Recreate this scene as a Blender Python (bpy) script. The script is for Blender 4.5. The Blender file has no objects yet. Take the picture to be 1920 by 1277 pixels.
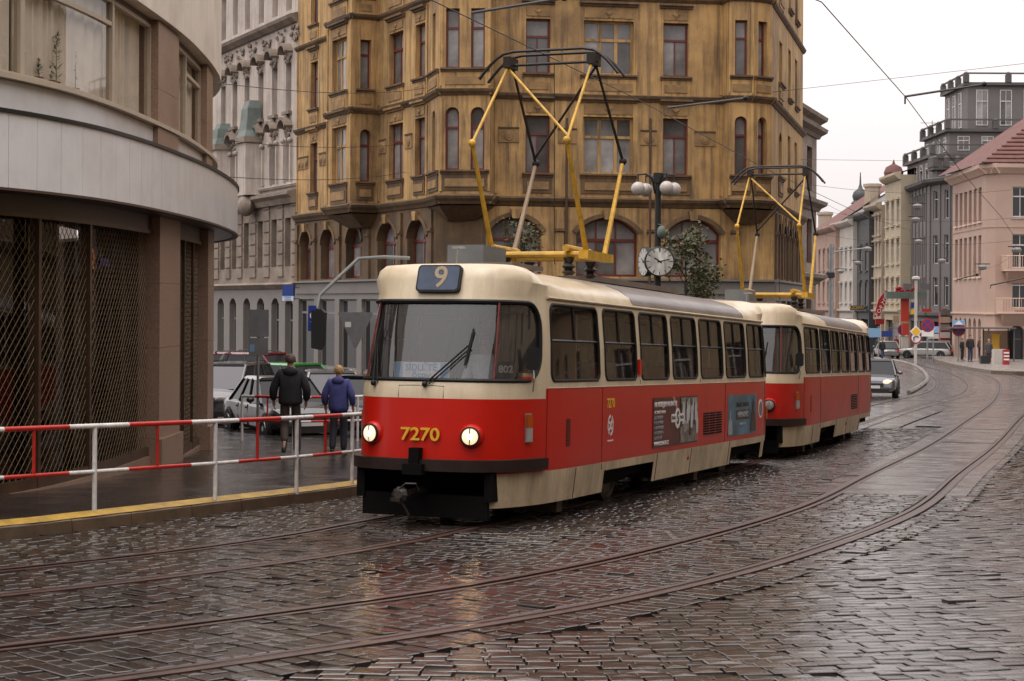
import bpy, bmesh, math, random
import numpy as np
from mathutils import Matrix, Vector, Euler
R_ = math.radians
PI = math.pi
rnd = random.Random(7)
scene = bpy.context.scene
COL = scene.collection

# ------------------------------------------------------------------ camera
FPX, CYPX, ROLL, HC = 3180.0, 569.0, 0.005, 1.9
cam_d = bpy.data.cameras.new('camera')
cam_d.sensor_fit = 'HORIZONTAL'; cam_d.sensor_width = 36.0
cam_d.lens = 36.0 * FPX / 1920.0
cam_d.shift_y = (CYPX - 1277 / 2) / 1920.0
cam_d.clip_start = 0.1; cam_d.clip_end = 3000
cam = bpy.data.objects.new('camera', cam_d); COL.objects.link(cam)
cam.matrix_world = Matrix.Translation((0, 0, HC)) @ Matrix.Rotation(R_(90), 4, 'X') @ Matrix.Rotation(ROLL, 4, 'Z')
scene.camera = cam

# ------------------------------------------------------------------ overcast sky and soft sun
SUN_EL, SUN_AZ = R_(74), R_(-120)          # high behind thick cloud; azimuth clockwise from +Y
world = bpy.data.worlds.new('World'); scene.world = world; world.use_nodes = True
wn = world.node_tree; wn.nodes.clear()
w_out = wn.nodes.new('ShaderNodeOutputWorld')
sky = wn.nodes.new('ShaderNodeTexSky'); sky.sky_type = 'NISHITA'; sky.sun_disc = False
sky.sun_elevation = SUN_EL; sky.sun_rotation = SUN_AZ; sky.air_density = 1.0; sky.dust_density = 6.0
desat = wn.nodes.new('ShaderNodeHueSaturation'); desat.inputs['Saturation'].default_value = 0.12
wn.links.new(sky.outputs[0], desat.inputs['Color'])
bg_sky = wn.nodes.new('ShaderNodeBackground'); bg_sky.inputs[1].default_value = 0.05
wn.links.new(desat.outputs[0], bg_sky.inputs[0])
tc = wn.nodes.new('ShaderNodeTexCoord'); sep = wn.nodes.new('ShaderNodeSeparateXYZ')
wn.links.new(tc.outputs['Generated'], sep.inputs[0])
mx = wn.nodes.new('ShaderNodeMath'); mx.operation = 'MAXIMUM'; mx.inputs[1].default_value = 0.0
wn.links.new(sep.outputs['Z'], mx.inputs[0])
ml = wn.nodes.new('ShaderNodeMath'); ml.operation = 'MULTIPLY_ADD'      # even cloud cover: brighter overhead than at the horizon
ml.inputs[1].default_value = 1.0; ml.inputs[2].default_value = 1.0
wn.links.new(mx.outputs[0], ml.inputs[0])
cl = wn.nodes.new('ShaderNodeTexNoise'); cl.inputs['Scale'].default_value = 3.0; cl.inputs['Detail'].default_value = 4
wn.links.new(tc.outputs['Generated'], cl.inputs['Vector'])
clr = wn.nodes.new('ShaderNodeMapRange'); clr.inputs['To Min'].default_value = 0.92; clr.inputs['To Max'].default_value = 1.06
wn.links.new(cl.outputs['Fac'], clr.inputs['Value'])
ms = wn.nodes.new('ShaderNodeMath'); ms.operation = 'MULTIPLY'
wn.links.new(ml.outputs[0], ms.inputs[0]); wn.links.new(clr.outputs[0], ms.inputs[1])
sc_ = wn.nodes.new('ShaderNodeMath'); sc_.operation = 'MULTIPLY'; sc_.inputs[1].default_value = 0.70
wn.links.new(ms.outputs[0], sc_.inputs[0])
bg_cl = wn.nodes.new('ShaderNodeBackground'); bg_cl.inputs[0].default_value = (1.0, 0.925, 0.915, 1)
wn.links.new(sc_.outputs[0], bg_cl.inputs[1])
addw = wn.nodes.new('ShaderNodeAddShader')
wn.links.new(bg_sky.outputs[0], addw.inputs[0]); wn.links.new(bg_cl.outputs[0], addw.inputs[1])
wn.links.new(addw.outputs[0], w_out.inputs[0])
sun_d = bpy.data.lights.new('sun', 'SUN'); sun_d.energy = 1.1; sun_d.angle = R_(50); sun_d.color = (1.0, 0.93, 0.84)
sun = bpy.data.objects.new('sun', sun_d); COL.objects.link(sun)
_sd = Vector((math.sin(SUN_AZ) * math.cos(SUN_EL), math.cos(SUN_AZ) * math.cos(SUN_EL), math.sin(SUN_EL)))
sun.matrix_world = Matrix.Translation(_sd * 60) @ _sd.to_track_quat('Z', 'Y').to_matrix().to_4x4()
vs = scene.view_settings
vs.view_transform = 'Standard'; vs.look = 'None'; vs.exposure = 0.3; vs.gamma = 1.0; vs.use_curve_mapping = False
scene.cycles.max_bounces = 4; scene.cycles.diffuse_bounces = 2; scene.cycles.glossy_bounces = 3; scene.cycles.transparent_max_bounces = 8
scene.cycles.use_denoising = True; scene.cycles.caustics_reflective = False; scene.cycles.caustics_refractive = False

# ------------------------------------------------------------------ mesh helpers
class MB:
    """collects shapes; build() links them as one mesh object"""
    def __init__(s, T=None):
        s.v = []; s.f = []; s.m = []; s.T = T or Matrix()
    def add(s, vs_, fs_, mat=0):
        n = len(s.v); T = s.T
        s.v.extend([tuple(T @ Vector(p)) for p in vs_])
        s.f.extend([tuple(i + n for i in f) for f in fs_]); s.m.extend([mat] * len(fs_))
        return s
    def box(s, x0, x1, y0, y1, z0, z1, mat=0):
        return s.add([(x0,y0,z0),(x1,y0,z0),(x1,y1,z0),(x0,y1,z0),(x0,y0,z1),(x1,y0,z1),(x1,y1,z1),(x0,y1,z1)],
              [(0,3,2,1),(4,5,6,7),(0,1,5,4),(1,2,6,5),(2,3,7,6),(3,0,4,7)], mat)
    def poly(s, pts, mat=0):
        return s.add(pts, [tuple(range(len(pts)))], mat)
    def prism(s, pts, d, mat=0):
        """planar polygon pts (3D) pushed along vector d"""
        n = len(pts); d = Vector(d)
        a = [tuple(p) for p in pts]; b = [tuple(Vector(p) + d) for p in pts]
        fs_ = [tuple(range(n - 1, -1, -1)), tuple(range(n, 2 * n))] + [(i, (i + 1) % n, n + (i + 1) % n, n + i) for i in range(n)]
        return s.add(a + b, fs_, mat)
    def xz(s, pts, y0, y1, mat=0):
        """polygon in x,z pushed from y0 to y1"""
        return s.prism([(p[0], y0, p[1]) for p in pts], (0, y1 - y0, 0), mat)
    def path(s, pts, r, n=8, mat=0, cap=True):
        pts = [Vector(p) for p in pts]; k = len(pts)
        rr = r if isinstance(r, (list, tuple)) else [r] * k
        vs_ = []; prev = None
        for i, p in enumerate(pts):
            t = (pts[min(i + 1, k - 1)] - pts[max(i - 1, 0)])
            if t.length < 1e-9: t = Vector((0, 0, 1))
            t.normalize()
            if prev is None:
                u = t.cross(Vector((0, 0, 1)))
                if u.length < 1e-3: u = t.cross(Vector((1, 0, 0)))
            else:
                u = prev - t * prev.dot(t)
            u.normalize(); prev = u; w = t.cross(u)
            for j in range(n):
                a = 2 * PI * j / n
                vs_.append(tuple(p + (u * math.cos(a) + w * math.sin(a)) * rr[i]))
        fs_ = [(i * n + j, i * n + (j + 1) % n, (i + 1) * n + (j + 1) % n, (i + 1) * n + j) for i in range(k - 1) for j in range(n)]
        if cap: fs_ += [tuple(range(n - 1, -1, -1)), tuple(range((k - 1) * n, k * n))]
        return s.add(vs_, fs_, mat)
    def tube(s, p0, p1, r0, r1=None, n=8, mat=0):
        return s.path([p0, p1], [r0, r0 if r1 is None else r1], n, mat)
    def lathe(s, prof, n=16, o=(0, 0, 0), M=None, mat=0):
        """profile (r,z) turned about z, moved by M then to o"""
        M = M or Matrix(); vs_ = []
        for r, z in prof:
            for j in range(n):
                a = 2 * PI * j / n
                vs_.append(tuple(M @ Vector((r * math.cos(a), r * math.sin(a), z)) + Vector(o)))
        k = len(prof)
        fs_ = [(i * n + j, i * n + (j + 1) % n, (i + 1) * n + (j + 1) % n, (i + 1) * n + j) for i in range(k - 1) for j in range(n)]
        fs_ += [tuple(range(n - 1, -1, -1)), tuple(range((k - 1) * n, k * n))]
        return s.add(vs_, fs_, mat)
    def ball(s, c, r, n=10, m=7, sc=(1, 1, 1), mat=0):
        vs_ = [(c[0], c[1], c[2] - r * sc[2])]
        for i in range(1, m):
            t = -PI / 2 + PI * i / m
            for j in range(n):
                a = 2 * PI * j / n
                vs_.append((c[0] + r * sc[0] * math.cos(t) * math.cos(a), c[1] + r * sc[1] * math.cos(t) * math.sin(a), c[2] + r * sc[2] * math.sin(t)))
        vs_.append((c[0], c[1], c[2] + r * sc[2])); L = len(vs_) - 1
        fs_ = [(0, 1 + (j + 1) % n, 1 + j) for j in range(n)]
        for i in range(m - 2):
            for j in range(n):
                a = 1 + i * n + j; b = 1 + i * n + (j + 1) % n
                fs_.append((a, b, b + n, a + n))
        fs_ += [(1 + (m - 2) * n + j, 1 + (m - 2) * n + (j + 1) % n, L) for j in range(n)]
        return s.add(vs_, fs_, mat)
    def mesh(s, name, mats, smooth=False):
        me = bpy.data.meshes.new(name); me.from_pydata(s.v, [], s.f)
        for m in (mats if isinstance(mats, (list, tuple)) else [mats]): me.materials.append(m)
        if len(me.materials) > 1: me.polygons.foreach_set('material_index', s.m)
        if smooth: shade(me, smooth if smooth is not True else 40)
        me.update(); return me
    def build(s, name, mats, parent=None, smooth=False, M=None):
        return link(name, s.mesh(name, mats, smooth), parent, M)

def shade(me, deg=40):
    me.polygons.foreach_set('use_smooth', [True] * len(me.polygons))
    try: me.set_sharp_from_angle(angle=R_(deg))
    except Exception: pass
def link(name, data, parent=None, M=None):
    o = bpy.data.objects.new(name, data); COL.objects.link(o)
    if parent is not None: o.parent = parent
    if M is not None: o.matrix_local = M
    return o
def tag(o, label=None, cat=None, group=None, kind=None):
    if label: o['label'] = label
    if cat: o['category'] = cat
    if group: o['group'] = group
    if kind: o['kind'] = kind
    return o
def empty(name, loc=(0, 0, 0), rz=0, label=None, cat=None, group=None, M=None):
    o = bpy.data.objects.new(name, None); COL.objects.link(o); o.empty_display_size = 0.2
    o.matrix_world = M if M is not None else Matrix.Translation(loc) @ Matrix.Rotation(rz, 4, 'Z')
    return tag(o, label, cat, group)
def copy_tree(o, parent=None):
    c = o.copy(); COL.objects.link(c)
    if parent is not None:
        c.parent = parent; c.matrix_parent_inverse = o.matrix_parent_inverse.copy()
    for ch in o.children: copy_tree(ch, c)
    return c
TEXTS = []
def text(name, body, size, mat, parent, M, align='CENTER', extrude=0.002, sx=1.0, bold=0.0):
    cu = bpy.data.curves.new(name, 'FONT'); cu.body = body; cu.size = size; cu.align_x = align; cu.align_y = 'CENTER'
    cu.extrude = extrude; cu.offset = bold; cu.resolution_u = 3; cu.materials.append(mat)
    o = link(name, cu, parent, M @ Matrix.Diagonal((sx, 1, 1, 1))); TEXTS.append(o); return o
def bake_texts():
    """turn the lettering into plain meshes"""
    bpy.context.view_layer.update(); dg = bpy.context.evaluated_depsgraph_get()
    for o in TEXTS:
        me = bpy.data.meshes.new_from_object(o.evaluated_get(dg)); n = o.name.split('.')[0]; p, ml_ = o.parent, o.matrix_local.copy()
        mt = o.data.materials[0]; bpy.data.objects.remove(o)
        me.materials.clear(); me.materials.append(mt); link(n, me, p, ml_)
def catmull(pts, n=8):
    P = [Vector(p) for p in pts]; out = []
    for i in range(len(P) - 1):
        p0 = P[i - 1] if i else P[0] * 2 - P[1]; p1 = P[i]; p2 = P[i + 1]
        p3 = P[i + 2] if i + 2 < len(P) else P[-1] * 2 - P[-2]
        for k in range(n):
            t = k / n
            out.append(0.5 * ((2 * p1) + (p2 - p0) * t + (2 * p0 - 5 * p1 + 4 * p2 - p3) * t * t + (3 * p1 - p0 - 3 * p2 + p3) * t ** 3))
    out.append(P[-1]); return out
def TR(x=0, y=0, z=0): return Matrix.Translation((x, y, z))
def RZ(a): return Matrix.Rotation(a, 4, 'Z')
def RX(a): return Matrix.Rotation(a, 4, 'X')
def RY(a): return Matrix.Rotation(a, 4, 'Y')
def gz(y):
    """height of the street: falls away from the camera, less so further on"""
    a = min(max(y, -60), 34); b = min(max(y - 34, 0), 10); d = min(max(y - 44, 0), 200)
    return -.0335 * a - (.0335 * b - .0216 * b * b / 20) - .0119 * d
def at(px, py, D):
    """world point on the sight line of photo pixel px,py at depth D (used once, to lay out the plan)"""
    x = (px - 960) / FPX; z = -(py - CYPX) / FPX; c, s_ = math.cos(ROLL), math.sin(ROLL)
    return Vector(((c * x - s_ * z) * D, D, HC + (s_ * x + c * z) * D))

# ------------------------------------------------------------------ materials
def mat(name, col, rough=0.6, metal=0.0, var=0.0, vscale=3.0, bump=0.0, bscale=40.0, coat=0.0, rvar=0.0, dirt=None, dscale=1.5, damt=0.5, spec=0.5, emit=None, estr=0.0, orand=0.0, streak=None, samt=.5, alpha=1.0, trans=0.0):
    m = bpy.data.materials.new(name); m.use_nodes = True; nt = m.node_tree; b = nt.nodes['Principled BSDF']
    N = nt.nodes.new; L = nt.links.new
    b.inputs['Roughness'].default_value = rough; b.inputs['Metallic'].default_value = metal
    b.inputs['Coat Weight'].default_value = coat; b.inputs['Coat Roughness'].default_value = 0.08
    b.inputs['Specular IOR Level'].default_value = spec
    b.inputs['Base Color'].default_value = (*col, 1); b.inputs['Alpha'].default_value = alpha
    b.inputs['Transmission Weight'].default_value = trans
    if emit: b.inputs['Emission Color'].default_value = (*emit, 1); b.inputs['Emission Strength'].default_value = estr
    tc_ = None
    def coord():
        nonlocal tc_
        if tc_ is None: tc_ = N('ShaderNodeTexCoord')
        return tc_.outputs['Object']
    def noise(sc, det=5, ro=.6, vec=None):
        n = N('ShaderNodeTexNoise'); n.inputs['Scale'].default_value = sc; n.inputs['Detail'].default_value = det; n.inputs['Roughness'].default_value = ro
        L(vec if vec is not None else coord(), n.inputs['Vector']); return n.outputs['Fac']
    cur = None
    def rgb(c):
        n = N('ShaderNodeRGB'); n.outputs[0].default_value = (*c, 1); return n.outputs[0]
    if var or dirt or orand or streak: cur = rgb(col)
    if orand:
        oi = N('ShaderNodeObjectInfo'); mr = N('ShaderNodeMapRange'); mr.inputs['To Min'].default_value = 1 - orand; mr.inputs['To Max'].default_value = 1 + orand
        L(oi.outputs['Random'], mr.inputs['Value']); mm = N('ShaderNodeVectorMath'); mm.operation = 'SCALE'
        L(cur, mm.inputs[0]); L(mr.outputs[0], mm.inputs['Scale']); cur = mm.outputs[0]
    if var:
        mr = N('ShaderNodeMapRange'); mr.inputs['From Min'].default_value = .3; mr.inputs['From Max'].default_value = .7
        mr.inputs['To Min'].default_value = 1 - var; mr.inputs['To Max'].default_value = 1 + var
        L(noise(vscale), mr.inputs['Value']); mm = N('ShaderNodeVectorMath'); mm.operation = 'SCALE'
        L(cur, mm.inputs[0]); L(mr.outputs[0], mm.inputs['Scale']); cur = mm.outputs[0]
    def mixin(c, fac_out, lo, hi, amt):
        nonlocal cur
        mr = N('ShaderNodeMapRange'); mr.inputs['From Min'].default_value = lo; mr.inputs['From Max'].default_value = hi; mr.inputs['To Max'].default_value = amt
        L(fac_out, mr.inputs['Value']); mi = N('ShaderNodeMix'); mi.data_type = 'RGBA'
        L(mr.outputs[0], mi.inputs['Factor']); L(cur, mi.inputs[6]); mi.inputs[7].default_value = (*c, 1); cur = mi.outputs[2]
    if dirt: mixin(dirt, noise(dscale, 8, .68), .45, .72, damt)
    if streak:
        mp = N('ShaderNodeMapping'); mp.inputs['Scale'].default_value = (2.2, 2.2, .16); L(coord(), mp.inputs['Vector'])
        mixin(streak, noise(2.2, 6, .65, mp.outputs[0]), .45, .7, samt)
    if cur is not None: L(cur, b.inputs['Base Color'])
    if rvar:
        mr = N('ShaderNodeMapRange'); mr.inputs['From Min'].default_value = .3; mr.inputs['From Max'].default_value = .7
        mr.inputs['To Min'].default_value = max(.02, rough - rvar); mr.inputs['To Max'].default_value = rough + rvar
        L(noise(vscale * 1.7), mr.inputs['Value']); L(mr.outputs[0], b.inputs['Roughness'])
    if bump:
        bp = N('ShaderNodeBump'); bp.inputs['Strength'].default_value = bump; bp.inputs['Distance'].default_value = .02
        L(noise(bscale), bp.inputs['Height']); L(bp.outputs[0], b.inputs['Normal'])
    return m
def glass(name, tint=(.9, .95, .95), refl=1.0, opac=0.0, col=(.1, .1, .1)):
    """thin window pane: clear with a mirror sheen (grows at grazing angles), optionally dirty"""
    m = bpy.data.materials.new(name); m.use_nodes = True; nt = m.node_tree; nt.nodes.clear(); N = nt.nodes.new; L = nt.links.new
    out = N('ShaderNodeOutputMaterial'); tr = N('ShaderNodeBsdfTransparent'); tr.inputs[0].default_value = (*tint, 1)
    gl = N('ShaderNodeBsdfGlossy'); gl.inputs['Roughness'].default_value = .02
    fr = N('ShaderNodeFresnel'); fr.inputs['IOR'].default_value = 1.5
    mu = N('ShaderNodeMath'); mu.operation = 'MULTIPLY'; mu.inputs[1].default_value = 2.0 * refl; mu.use_clamp = True
    L(fr.outputs[0], mu.inputs[0])
    df = N('ShaderNodeBsdfDiffuse'); df.inputs[0].default_value = (*col, 1)
    m1 = N('ShaderNodeMixShader'); m1.inputs[0].default_value = opac; L(tr.outputs[0], m1.inputs[1]); L(df.outputs[0], m1.inputs[2])
    m2 = N('ShaderNodeMixShader'); L(mu.outputs[0], m2.inputs[0]); L(m1.outputs[0], m2.inputs[1]); L(gl.outputs[0], m2.inputs[2])
    L(m2.outputs[0], out.inputs[0]); return m

M = {}
M['joint'] = mat('joint_mud', (.022, .019, .017), .45, rvar=.15)
def cobble_mat():
    m = mat('wet_cobble', (.034, .026, .022), .10, var=.4, vscale=2.2, bump=.12, bscale=40, rvar=.06, spec=.95, dirt=(.022, .016, .013), dscale=.8, damt=.6)
    nt = m.node_tree; b = nt.nodes['Principled BSDF']; src = b.inputs['Base Color'].links[0].from_socket
    g = nt.nodes.new('ShaderNodeNewGeometry'); mr = nt.nodes.new('ShaderNodeMapRange'); mr.inputs['To Min'].default_value = .6; mr.inputs['To Max'].default_value = 1.55
    oi = nt.nodes.new('ShaderNodeObjectInfo'); ad = nt.nodes.new('ShaderNodeMath'); ad.operation = 'ADD'; fr = nt.nodes.new('ShaderNodeMath'); fr.operation = 'FRACT'
    nt.links.new(g.outputs['Random Per Island'], ad.inputs[0]); nt.links.new(oi.outputs['Random'], ad.inputs[1]); nt.links.new(ad.outputs[0], fr.inputs[0]); nt.links.new(fr.outputs[0], mr.inputs['Value'])
    mm = nt.nodes.new('ShaderNodeVectorMath'); mm.operation = 'SCALE'; nt.links.new(src, mm.inputs[0]); nt.links.new(mr.outputs[0], mm.inputs['Scale']); nt.links.new(mm.outputs[0], b.inputs['Base Color'])
    return m
M['cobble'] = cobble_mat()
M['asphalt'] = mat('wet_asphalt', (.032, .026, .024), .16, var=.3, vscale=1.1, bump=.12, bscale=120, rvar=.14, dirt=(.03, .025, .022), dscale=.5)
M['slab'] = mat('track_concrete', (.11, .098, .094), .2, var=.2, vscale=1.2, bump=.1, bscale=60, rvar=.1, dirt=(.06, .045, .04), dscale=.7)
M['rail'] = mat('rail_steel', (.45, .42, .4), .18, 1.0, var=.2, vscale=6)
M['railrust'] = mat('rail_rust', (.06, .032, .026), .45, .2, var=.4, vscale=8)
M['kerb'] = mat('granite_kerb', (.12, .08, .048), .4, var=.3, vscale=6, bump=.3, bscale=70, dirt=(.05, .04, .03), dscale=2.5)
M['yellow_paint'] = mat('yellow_paint', (.42, .25, .025), .5, var=.25, vscale=5, dirt=(.16, .11, .04), dscale=3, damt=.75)
M['platform'] = mat('platform_paving', (.2, .18, .165), .3, var=.2, vscale=1, rvar=.1)

# ================================================================== ground
def sheet(name, xs, ys, dz, m, parent=None, split=None):
    mb = MB()
    vs_ = [(x, y, gz(y) + dz) for y in ys for x in xs]; n = len(xs)
    fs_ = [(j * n + i, j * n + i + 1, (j + 1) * n + i + 1, (j + 1) * n + i) for j in range(len(ys) - 1) for i in range(n - 1)]
    mb.add(vs_, fs_)
    if split is not None:
        mb.m = [0 if vs_[f[0]][1] < split else 1 for f in fs_]
    return mb.build(name, m, parent)
M['farroad'] = mat('far_wet_setts', (.05, .042, .038), .25, var=.3, vscale=1.5, bump=.5, bscale=9, rvar=.1)
ys_ = [-40, -20, 0, 5] + [8 + i * 2 for i in range(20)] + [52, 60, 70, 80, 100, 120, 150, 180, 220, 244, 300, 700]
road = sheet('cobbled_road', [-400, -60, -20, 0, 20, 60, 400], ys_, -.045, [M['joint'], M['farroad']], split=45.9)
tag(road, 'wet cobbled street surface', kind='structure')

class Track:
    def __init__(s, pts):
        s.p = [Vector((p.x, p.y)) for p in catmull([(x, y, 0) for x, y in pts], 12)]
        s.c = [0]
        for a, b in zip(s.p, s.p[1:]): s.c.append(s.c[-1] + (b - a).length)
        s.P = np.array([tuple(p) for p in s.p]); s.C = np.array(s.c)
        s.T = np.gradient(s.P, axis=0); s.T /= np.linalg.norm(s.T, axis=1)[:, None]
    def pos(s, d, lat):
        x = np.interp(d, s.C, s.P[:, 0]); y = np.interp(d, s.C, s.P[:, 1])
        tx = np.interp(d, s.C, s.T[:, 0]); ty = np.interp(d, s.C, s.T[:, 1]); k = math.hypot(tx, ty); tx /= k; ty /= k
        return x + ty * lat, y - tx * lat, math.atan2(ty, tx)      # lat to the right of travel into the picture
    def lat(s, x, y):
        d = (s.P[:, 0] - x) ** 2 + (s.P[:, 1] - y) ** 2; i = int(d.argmin())
        return (x - s.P[i, 0]) * s.T[i, 1] - (y - s.P[i, 1]) * s.T[i, 0]
    def at_y(s, y): return float(np.interp(y, s.P[:, 1], s.C))
TA = Track([(-9.5, 10.0), (-6.6, 12.2), (-4.35, 14.35), (-2.75, 16.3), (-1.75, 18.0), (-1.12, 19.5), (1.35, 25.7), (3.9, 32.2), (6.3, 39.5), (8.6, 46.3), (12.9, 57.5), (17.6, 69), (21.0, 81), (24.0, 95), (27.0, 114), (29.6, 134), (36, 180), (39, 200)])
TB = Track([(-8.6, 5.9), (-5.6, 8.25), (-2.95, 10.5), (-1.6, 11.8), (0, 13.55), (1.25, 15.35), (2.45, 17.5), (3.75, 20.2), (5.0, 23.3), (7.0, 29.2), (9.7, 36.9), (13.1, 46.7), (18.2, 61.5), (23.0, 77.5), (26.6, 92), (29.4, 110), (32, 127), (39, 175), (42, 200)])
GA = .7175
SLAB_A, SLAB_B = 43.5, 24.35

def stones():
    out = []
    r = random.Random(3)
    def row(fn, a, b, ln=.2):
        x = a + r.uniform(-.1, 0)
        while x < b - .05:
            l = ln * r.uniform(.78, 1.3)
            x1 = min(x + l, b); x0 = max(x, a)
            if b - x1 < .08: x1 = b
            if x1 - x0 > .06: fn((x0 + x1) / 2, x1 - x0)
            x = x1
    def inview(x, y):
        if y < 8.8 or y > 45.5: return False
        px = 960 + 3180 * x / y; return -45 < px < 1965
    for T, O, sgn in ((TA, TB, 1), (TB, TA, -1)):
        d = 0.0; end = T.at_y(47)
        while d < end:
            d += .138
            _, y, _ = T.pos(d, 0)
            slab = (T is TA and y > SLAB_A) or (T is TB and y > SLAB_B)
            spans = [] if slab else [(-GA + .13, GA - .13)]
            e = 1.12 if slab else GA + .13
            if T is TA: spans += [(-6.5, -e), (e, 3.2)]
            else: spans += [(-3.2, -e), (e, 1.28)]
            for a, b in spans:
                def put(l, w, d=d, T=T, O=O):
                    x, y, ang = T.pos(d, l)
                    if not inview(x, y): return
                    ol = O.lat(x, y)
                    if (T is TA and l > 0 and abs(ol) < l) or (T is TB and l < 0 and abs(ol) < -l): return
                    if T is TA and l < -.6 and kerb_side(x, y) < .16: return
                    out.append((x, y, ang - PI / 2, w - .014, .138 - .014))
                row(put, a, b)
    y0 = 4.0
    while y0 < 46:
        y0 += .133
        def put(x, w, y0=y0):
            y = y0 + .047 * x * x
            if y > 45.5 or not inview(x, y): return
            if TB.lat(x, y) < 1.31: return
            out.append((x, y, math.atan(.094 * x), w / math.cos(math.atan(.094 * x)) - .013, .133 * math.cos(math.atan(.094 * x)) - .012))
        row(put, -2.5, min(.33 * max(y0 + 2, 9) + 1, 14), .205)
    return out
KERB = catmull([(-9.8, 13.2, 0), (-7.4, 15.5, 0), (-5.4, 17.85, 0), (-4.70, 19.05, 0), (-3.70, 20.95, 0), (-2.84, 22.6, 0), (-2.05, 24.3, 0), (-1.35, 26.4, 0), (-1.0, 29, 0), (-1.2, 32, 0), (-2.2, 35.5, 0), (-4.2, 39, 0), (-7.5, 42, 0), (-14, 45, 0)], 6)
_KP = np.array([(p.x, p.y) for p in KERB]); _KT = np.gradient(_KP, axis=0); _KT /= np.linalg.norm(_KT, axis=1)[:, None]
def kerb_side(x, y):
    i = int(((_KP[:, 0] - x) ** 2 + (_KP[:, 1] - y) ** 2).argmin())
    return (x - _KP[i, 0]) * _KT[i, 1] - (y - _KP[i, 1]) * _KT[i, 0]     # >0 on the road side
ST = stones()
def stone_shape(r, lx, ly, jit=.007):
    rings = []
    base = [(-1, -1), (1, -1), (1, 1), (-1, 1)]
    j = [(r.uniform(-jit, jit), r.uniform(-jit, jit)) for _ in range(4)]
    for inset, z in ((0, -.05), (.0, -.005), (.007, 0.0)):
        rings += [(sx * (lx / 2 - inset) + jx, sy * (ly / 2 - inset) + jy, z) for (sx, sy), (jx, jy) in zip(base, j)]
    rings.append((r.uniform(-.02, .02), r.uniform(-.01, .01), .0022 + r.uniform(-.002, .002)))
    fs_ = [(a + i, a + (i + 1) % 4, a + 4 + (i + 1) % 4, a + 4 + i) for a in (0, 4) for i in range(4)] + [(8 + i, 8 + (i + 1) % 4, 12) for i in range(4)]
    return rings, fs_
def size_px(s): 
    h = 1.9 + .0335 * s[1]
    return s[3] * s[4] * h / s[1] ** 3 * (1 if abs(s[0] / s[1]) < .3 and s[1] > 9.75 else .01)
ST.sort(key=size_px, reverse=True)
SLOPE = -.0335
rs = random.Random(11)
def stone_matrix(x, y, ang, wild=1.0):
    dz = rs.gauss(0, .0035) * wild + (rs.choice((.018, -.02)) if rs.random() < .012 else 0)
    n = Vector((rs.gauss(0, .015) * wild, -SLOPE + rs.gauss(0, .015) * wild, 1)).normalized()
    q = Vector((0, 0, 1)).rotation_difference(n).to_matrix().to_4x4()
    return TR(x, y, gz(y) + dz) @ q @ RZ(ang)
variants = []
for k in range(10):
    vs_, fs_ = stone_shape(rs, .2, .122)
    variants.append(MB().add(vs_, fs_).mesh('cobblestone', M['cobble']))
for s_ in ST[:300]:
    link('cobblestone', rs.choice(variants), road, stone_matrix(*s_[:3]) @ Matrix.Diagonal((s_[3] / .2, s_[4] / .122, 1, 1)))
mb = MB()
for s_ in ST[300:]:
    vs_, fs_ = stone_shape(rs, s_[3], s_[4]); mb.T = stone_matrix(*s_[:3]); mb.add(vs_, fs_)
tag(mb.build('cobblestone_paving', M['cobble'], road), kind='stuff')

M['black_iron'] = mat('groove_grime', (.012, .009, .008), .5)
# ------------------------------------------------------------------ tram tracks: rails and concrete panels
def sweep(T, prof, d0, d1, step, dz=0.0):
    vs_ = []; n = len(prof); k = 0; d = d0
    while True:
        d = min(d, d1)
        for l, z in prof:
            x, y, _ = T.pos(d, l); vs_.append((x, y, gz(y) + z + dz))
        k += 1
        if d >= d1: break
        d += step
    fs_ = [(i * n + j, i * n + (j + 1) % n, (i + 1) * n + (j + 1) % n, (i + 1) * n + j) for i in range(k - 1) for j in range(n)]
    fs_ += [tuple(range(n - 1, -1, -1)), tuple(range((k - 1) * n, k * n))]
    return vs_, fs_
for T, lab, y1 in ((TA, 'steel grooved tram rails running under the red trams', 188), (TB, 'steel grooved tram rails curving across the open cobbles nearest the camera', 188)):
    tr = empty('tram_track', (0, 0, 0), 0); tag(tr, lab, kind='structure')
    for sd in (-1, 1):
        c = sd * GA; e = T.at_y(y1)
        def P(a, b): return (c + sd * a, c + sd * b)
        for nm, m_, a, b, zt in (('rail_head', 'rail', -.004, .018, .007), ('rail_table', 'railrust', .018, .11, .005), ('rail_groove', 'black_iron', -.048, -.004, -.03), ('rail_lip', 'railrust', -.11, -.048, .001)):
            MB().add(*sweep(T, [(c + sd * a, -.06), (c + sd * a, zt), (c + sd * b, zt), (c + sd * b, -.06)], 0, e, .4)).build(nm, M[m_], tr)
for T, y0, yend in ((TB, SLAB_B, 150), (TA, SLAB_A, 150)):
    sl = empty('track_slab', (0, 0, 0), 0); tag(sl, 'smooth wet concrete panels laid in the tram track', kind='structure')
    d = T.at_y(y0); e = T.at_y(yend); k = 0
    while d < e:
        d1 = d + (2.0 if d < T.at_y(70) else 8.0)
        for a, b in ((-1.12, -GA - .115), (-GA + .115, GA - .115), (GA + .115, 1.12)):
            mb = MB(); dz = rs.gauss(0, .0025)
            mb.add(*sweep(T, [(a, -.06), (a, .0), (b, .0), (b, -.06)], d + .012, d1 - .012, .5, dz)); mb.build('concrete_panel', M['slab'], sl)
        d = d1
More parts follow.
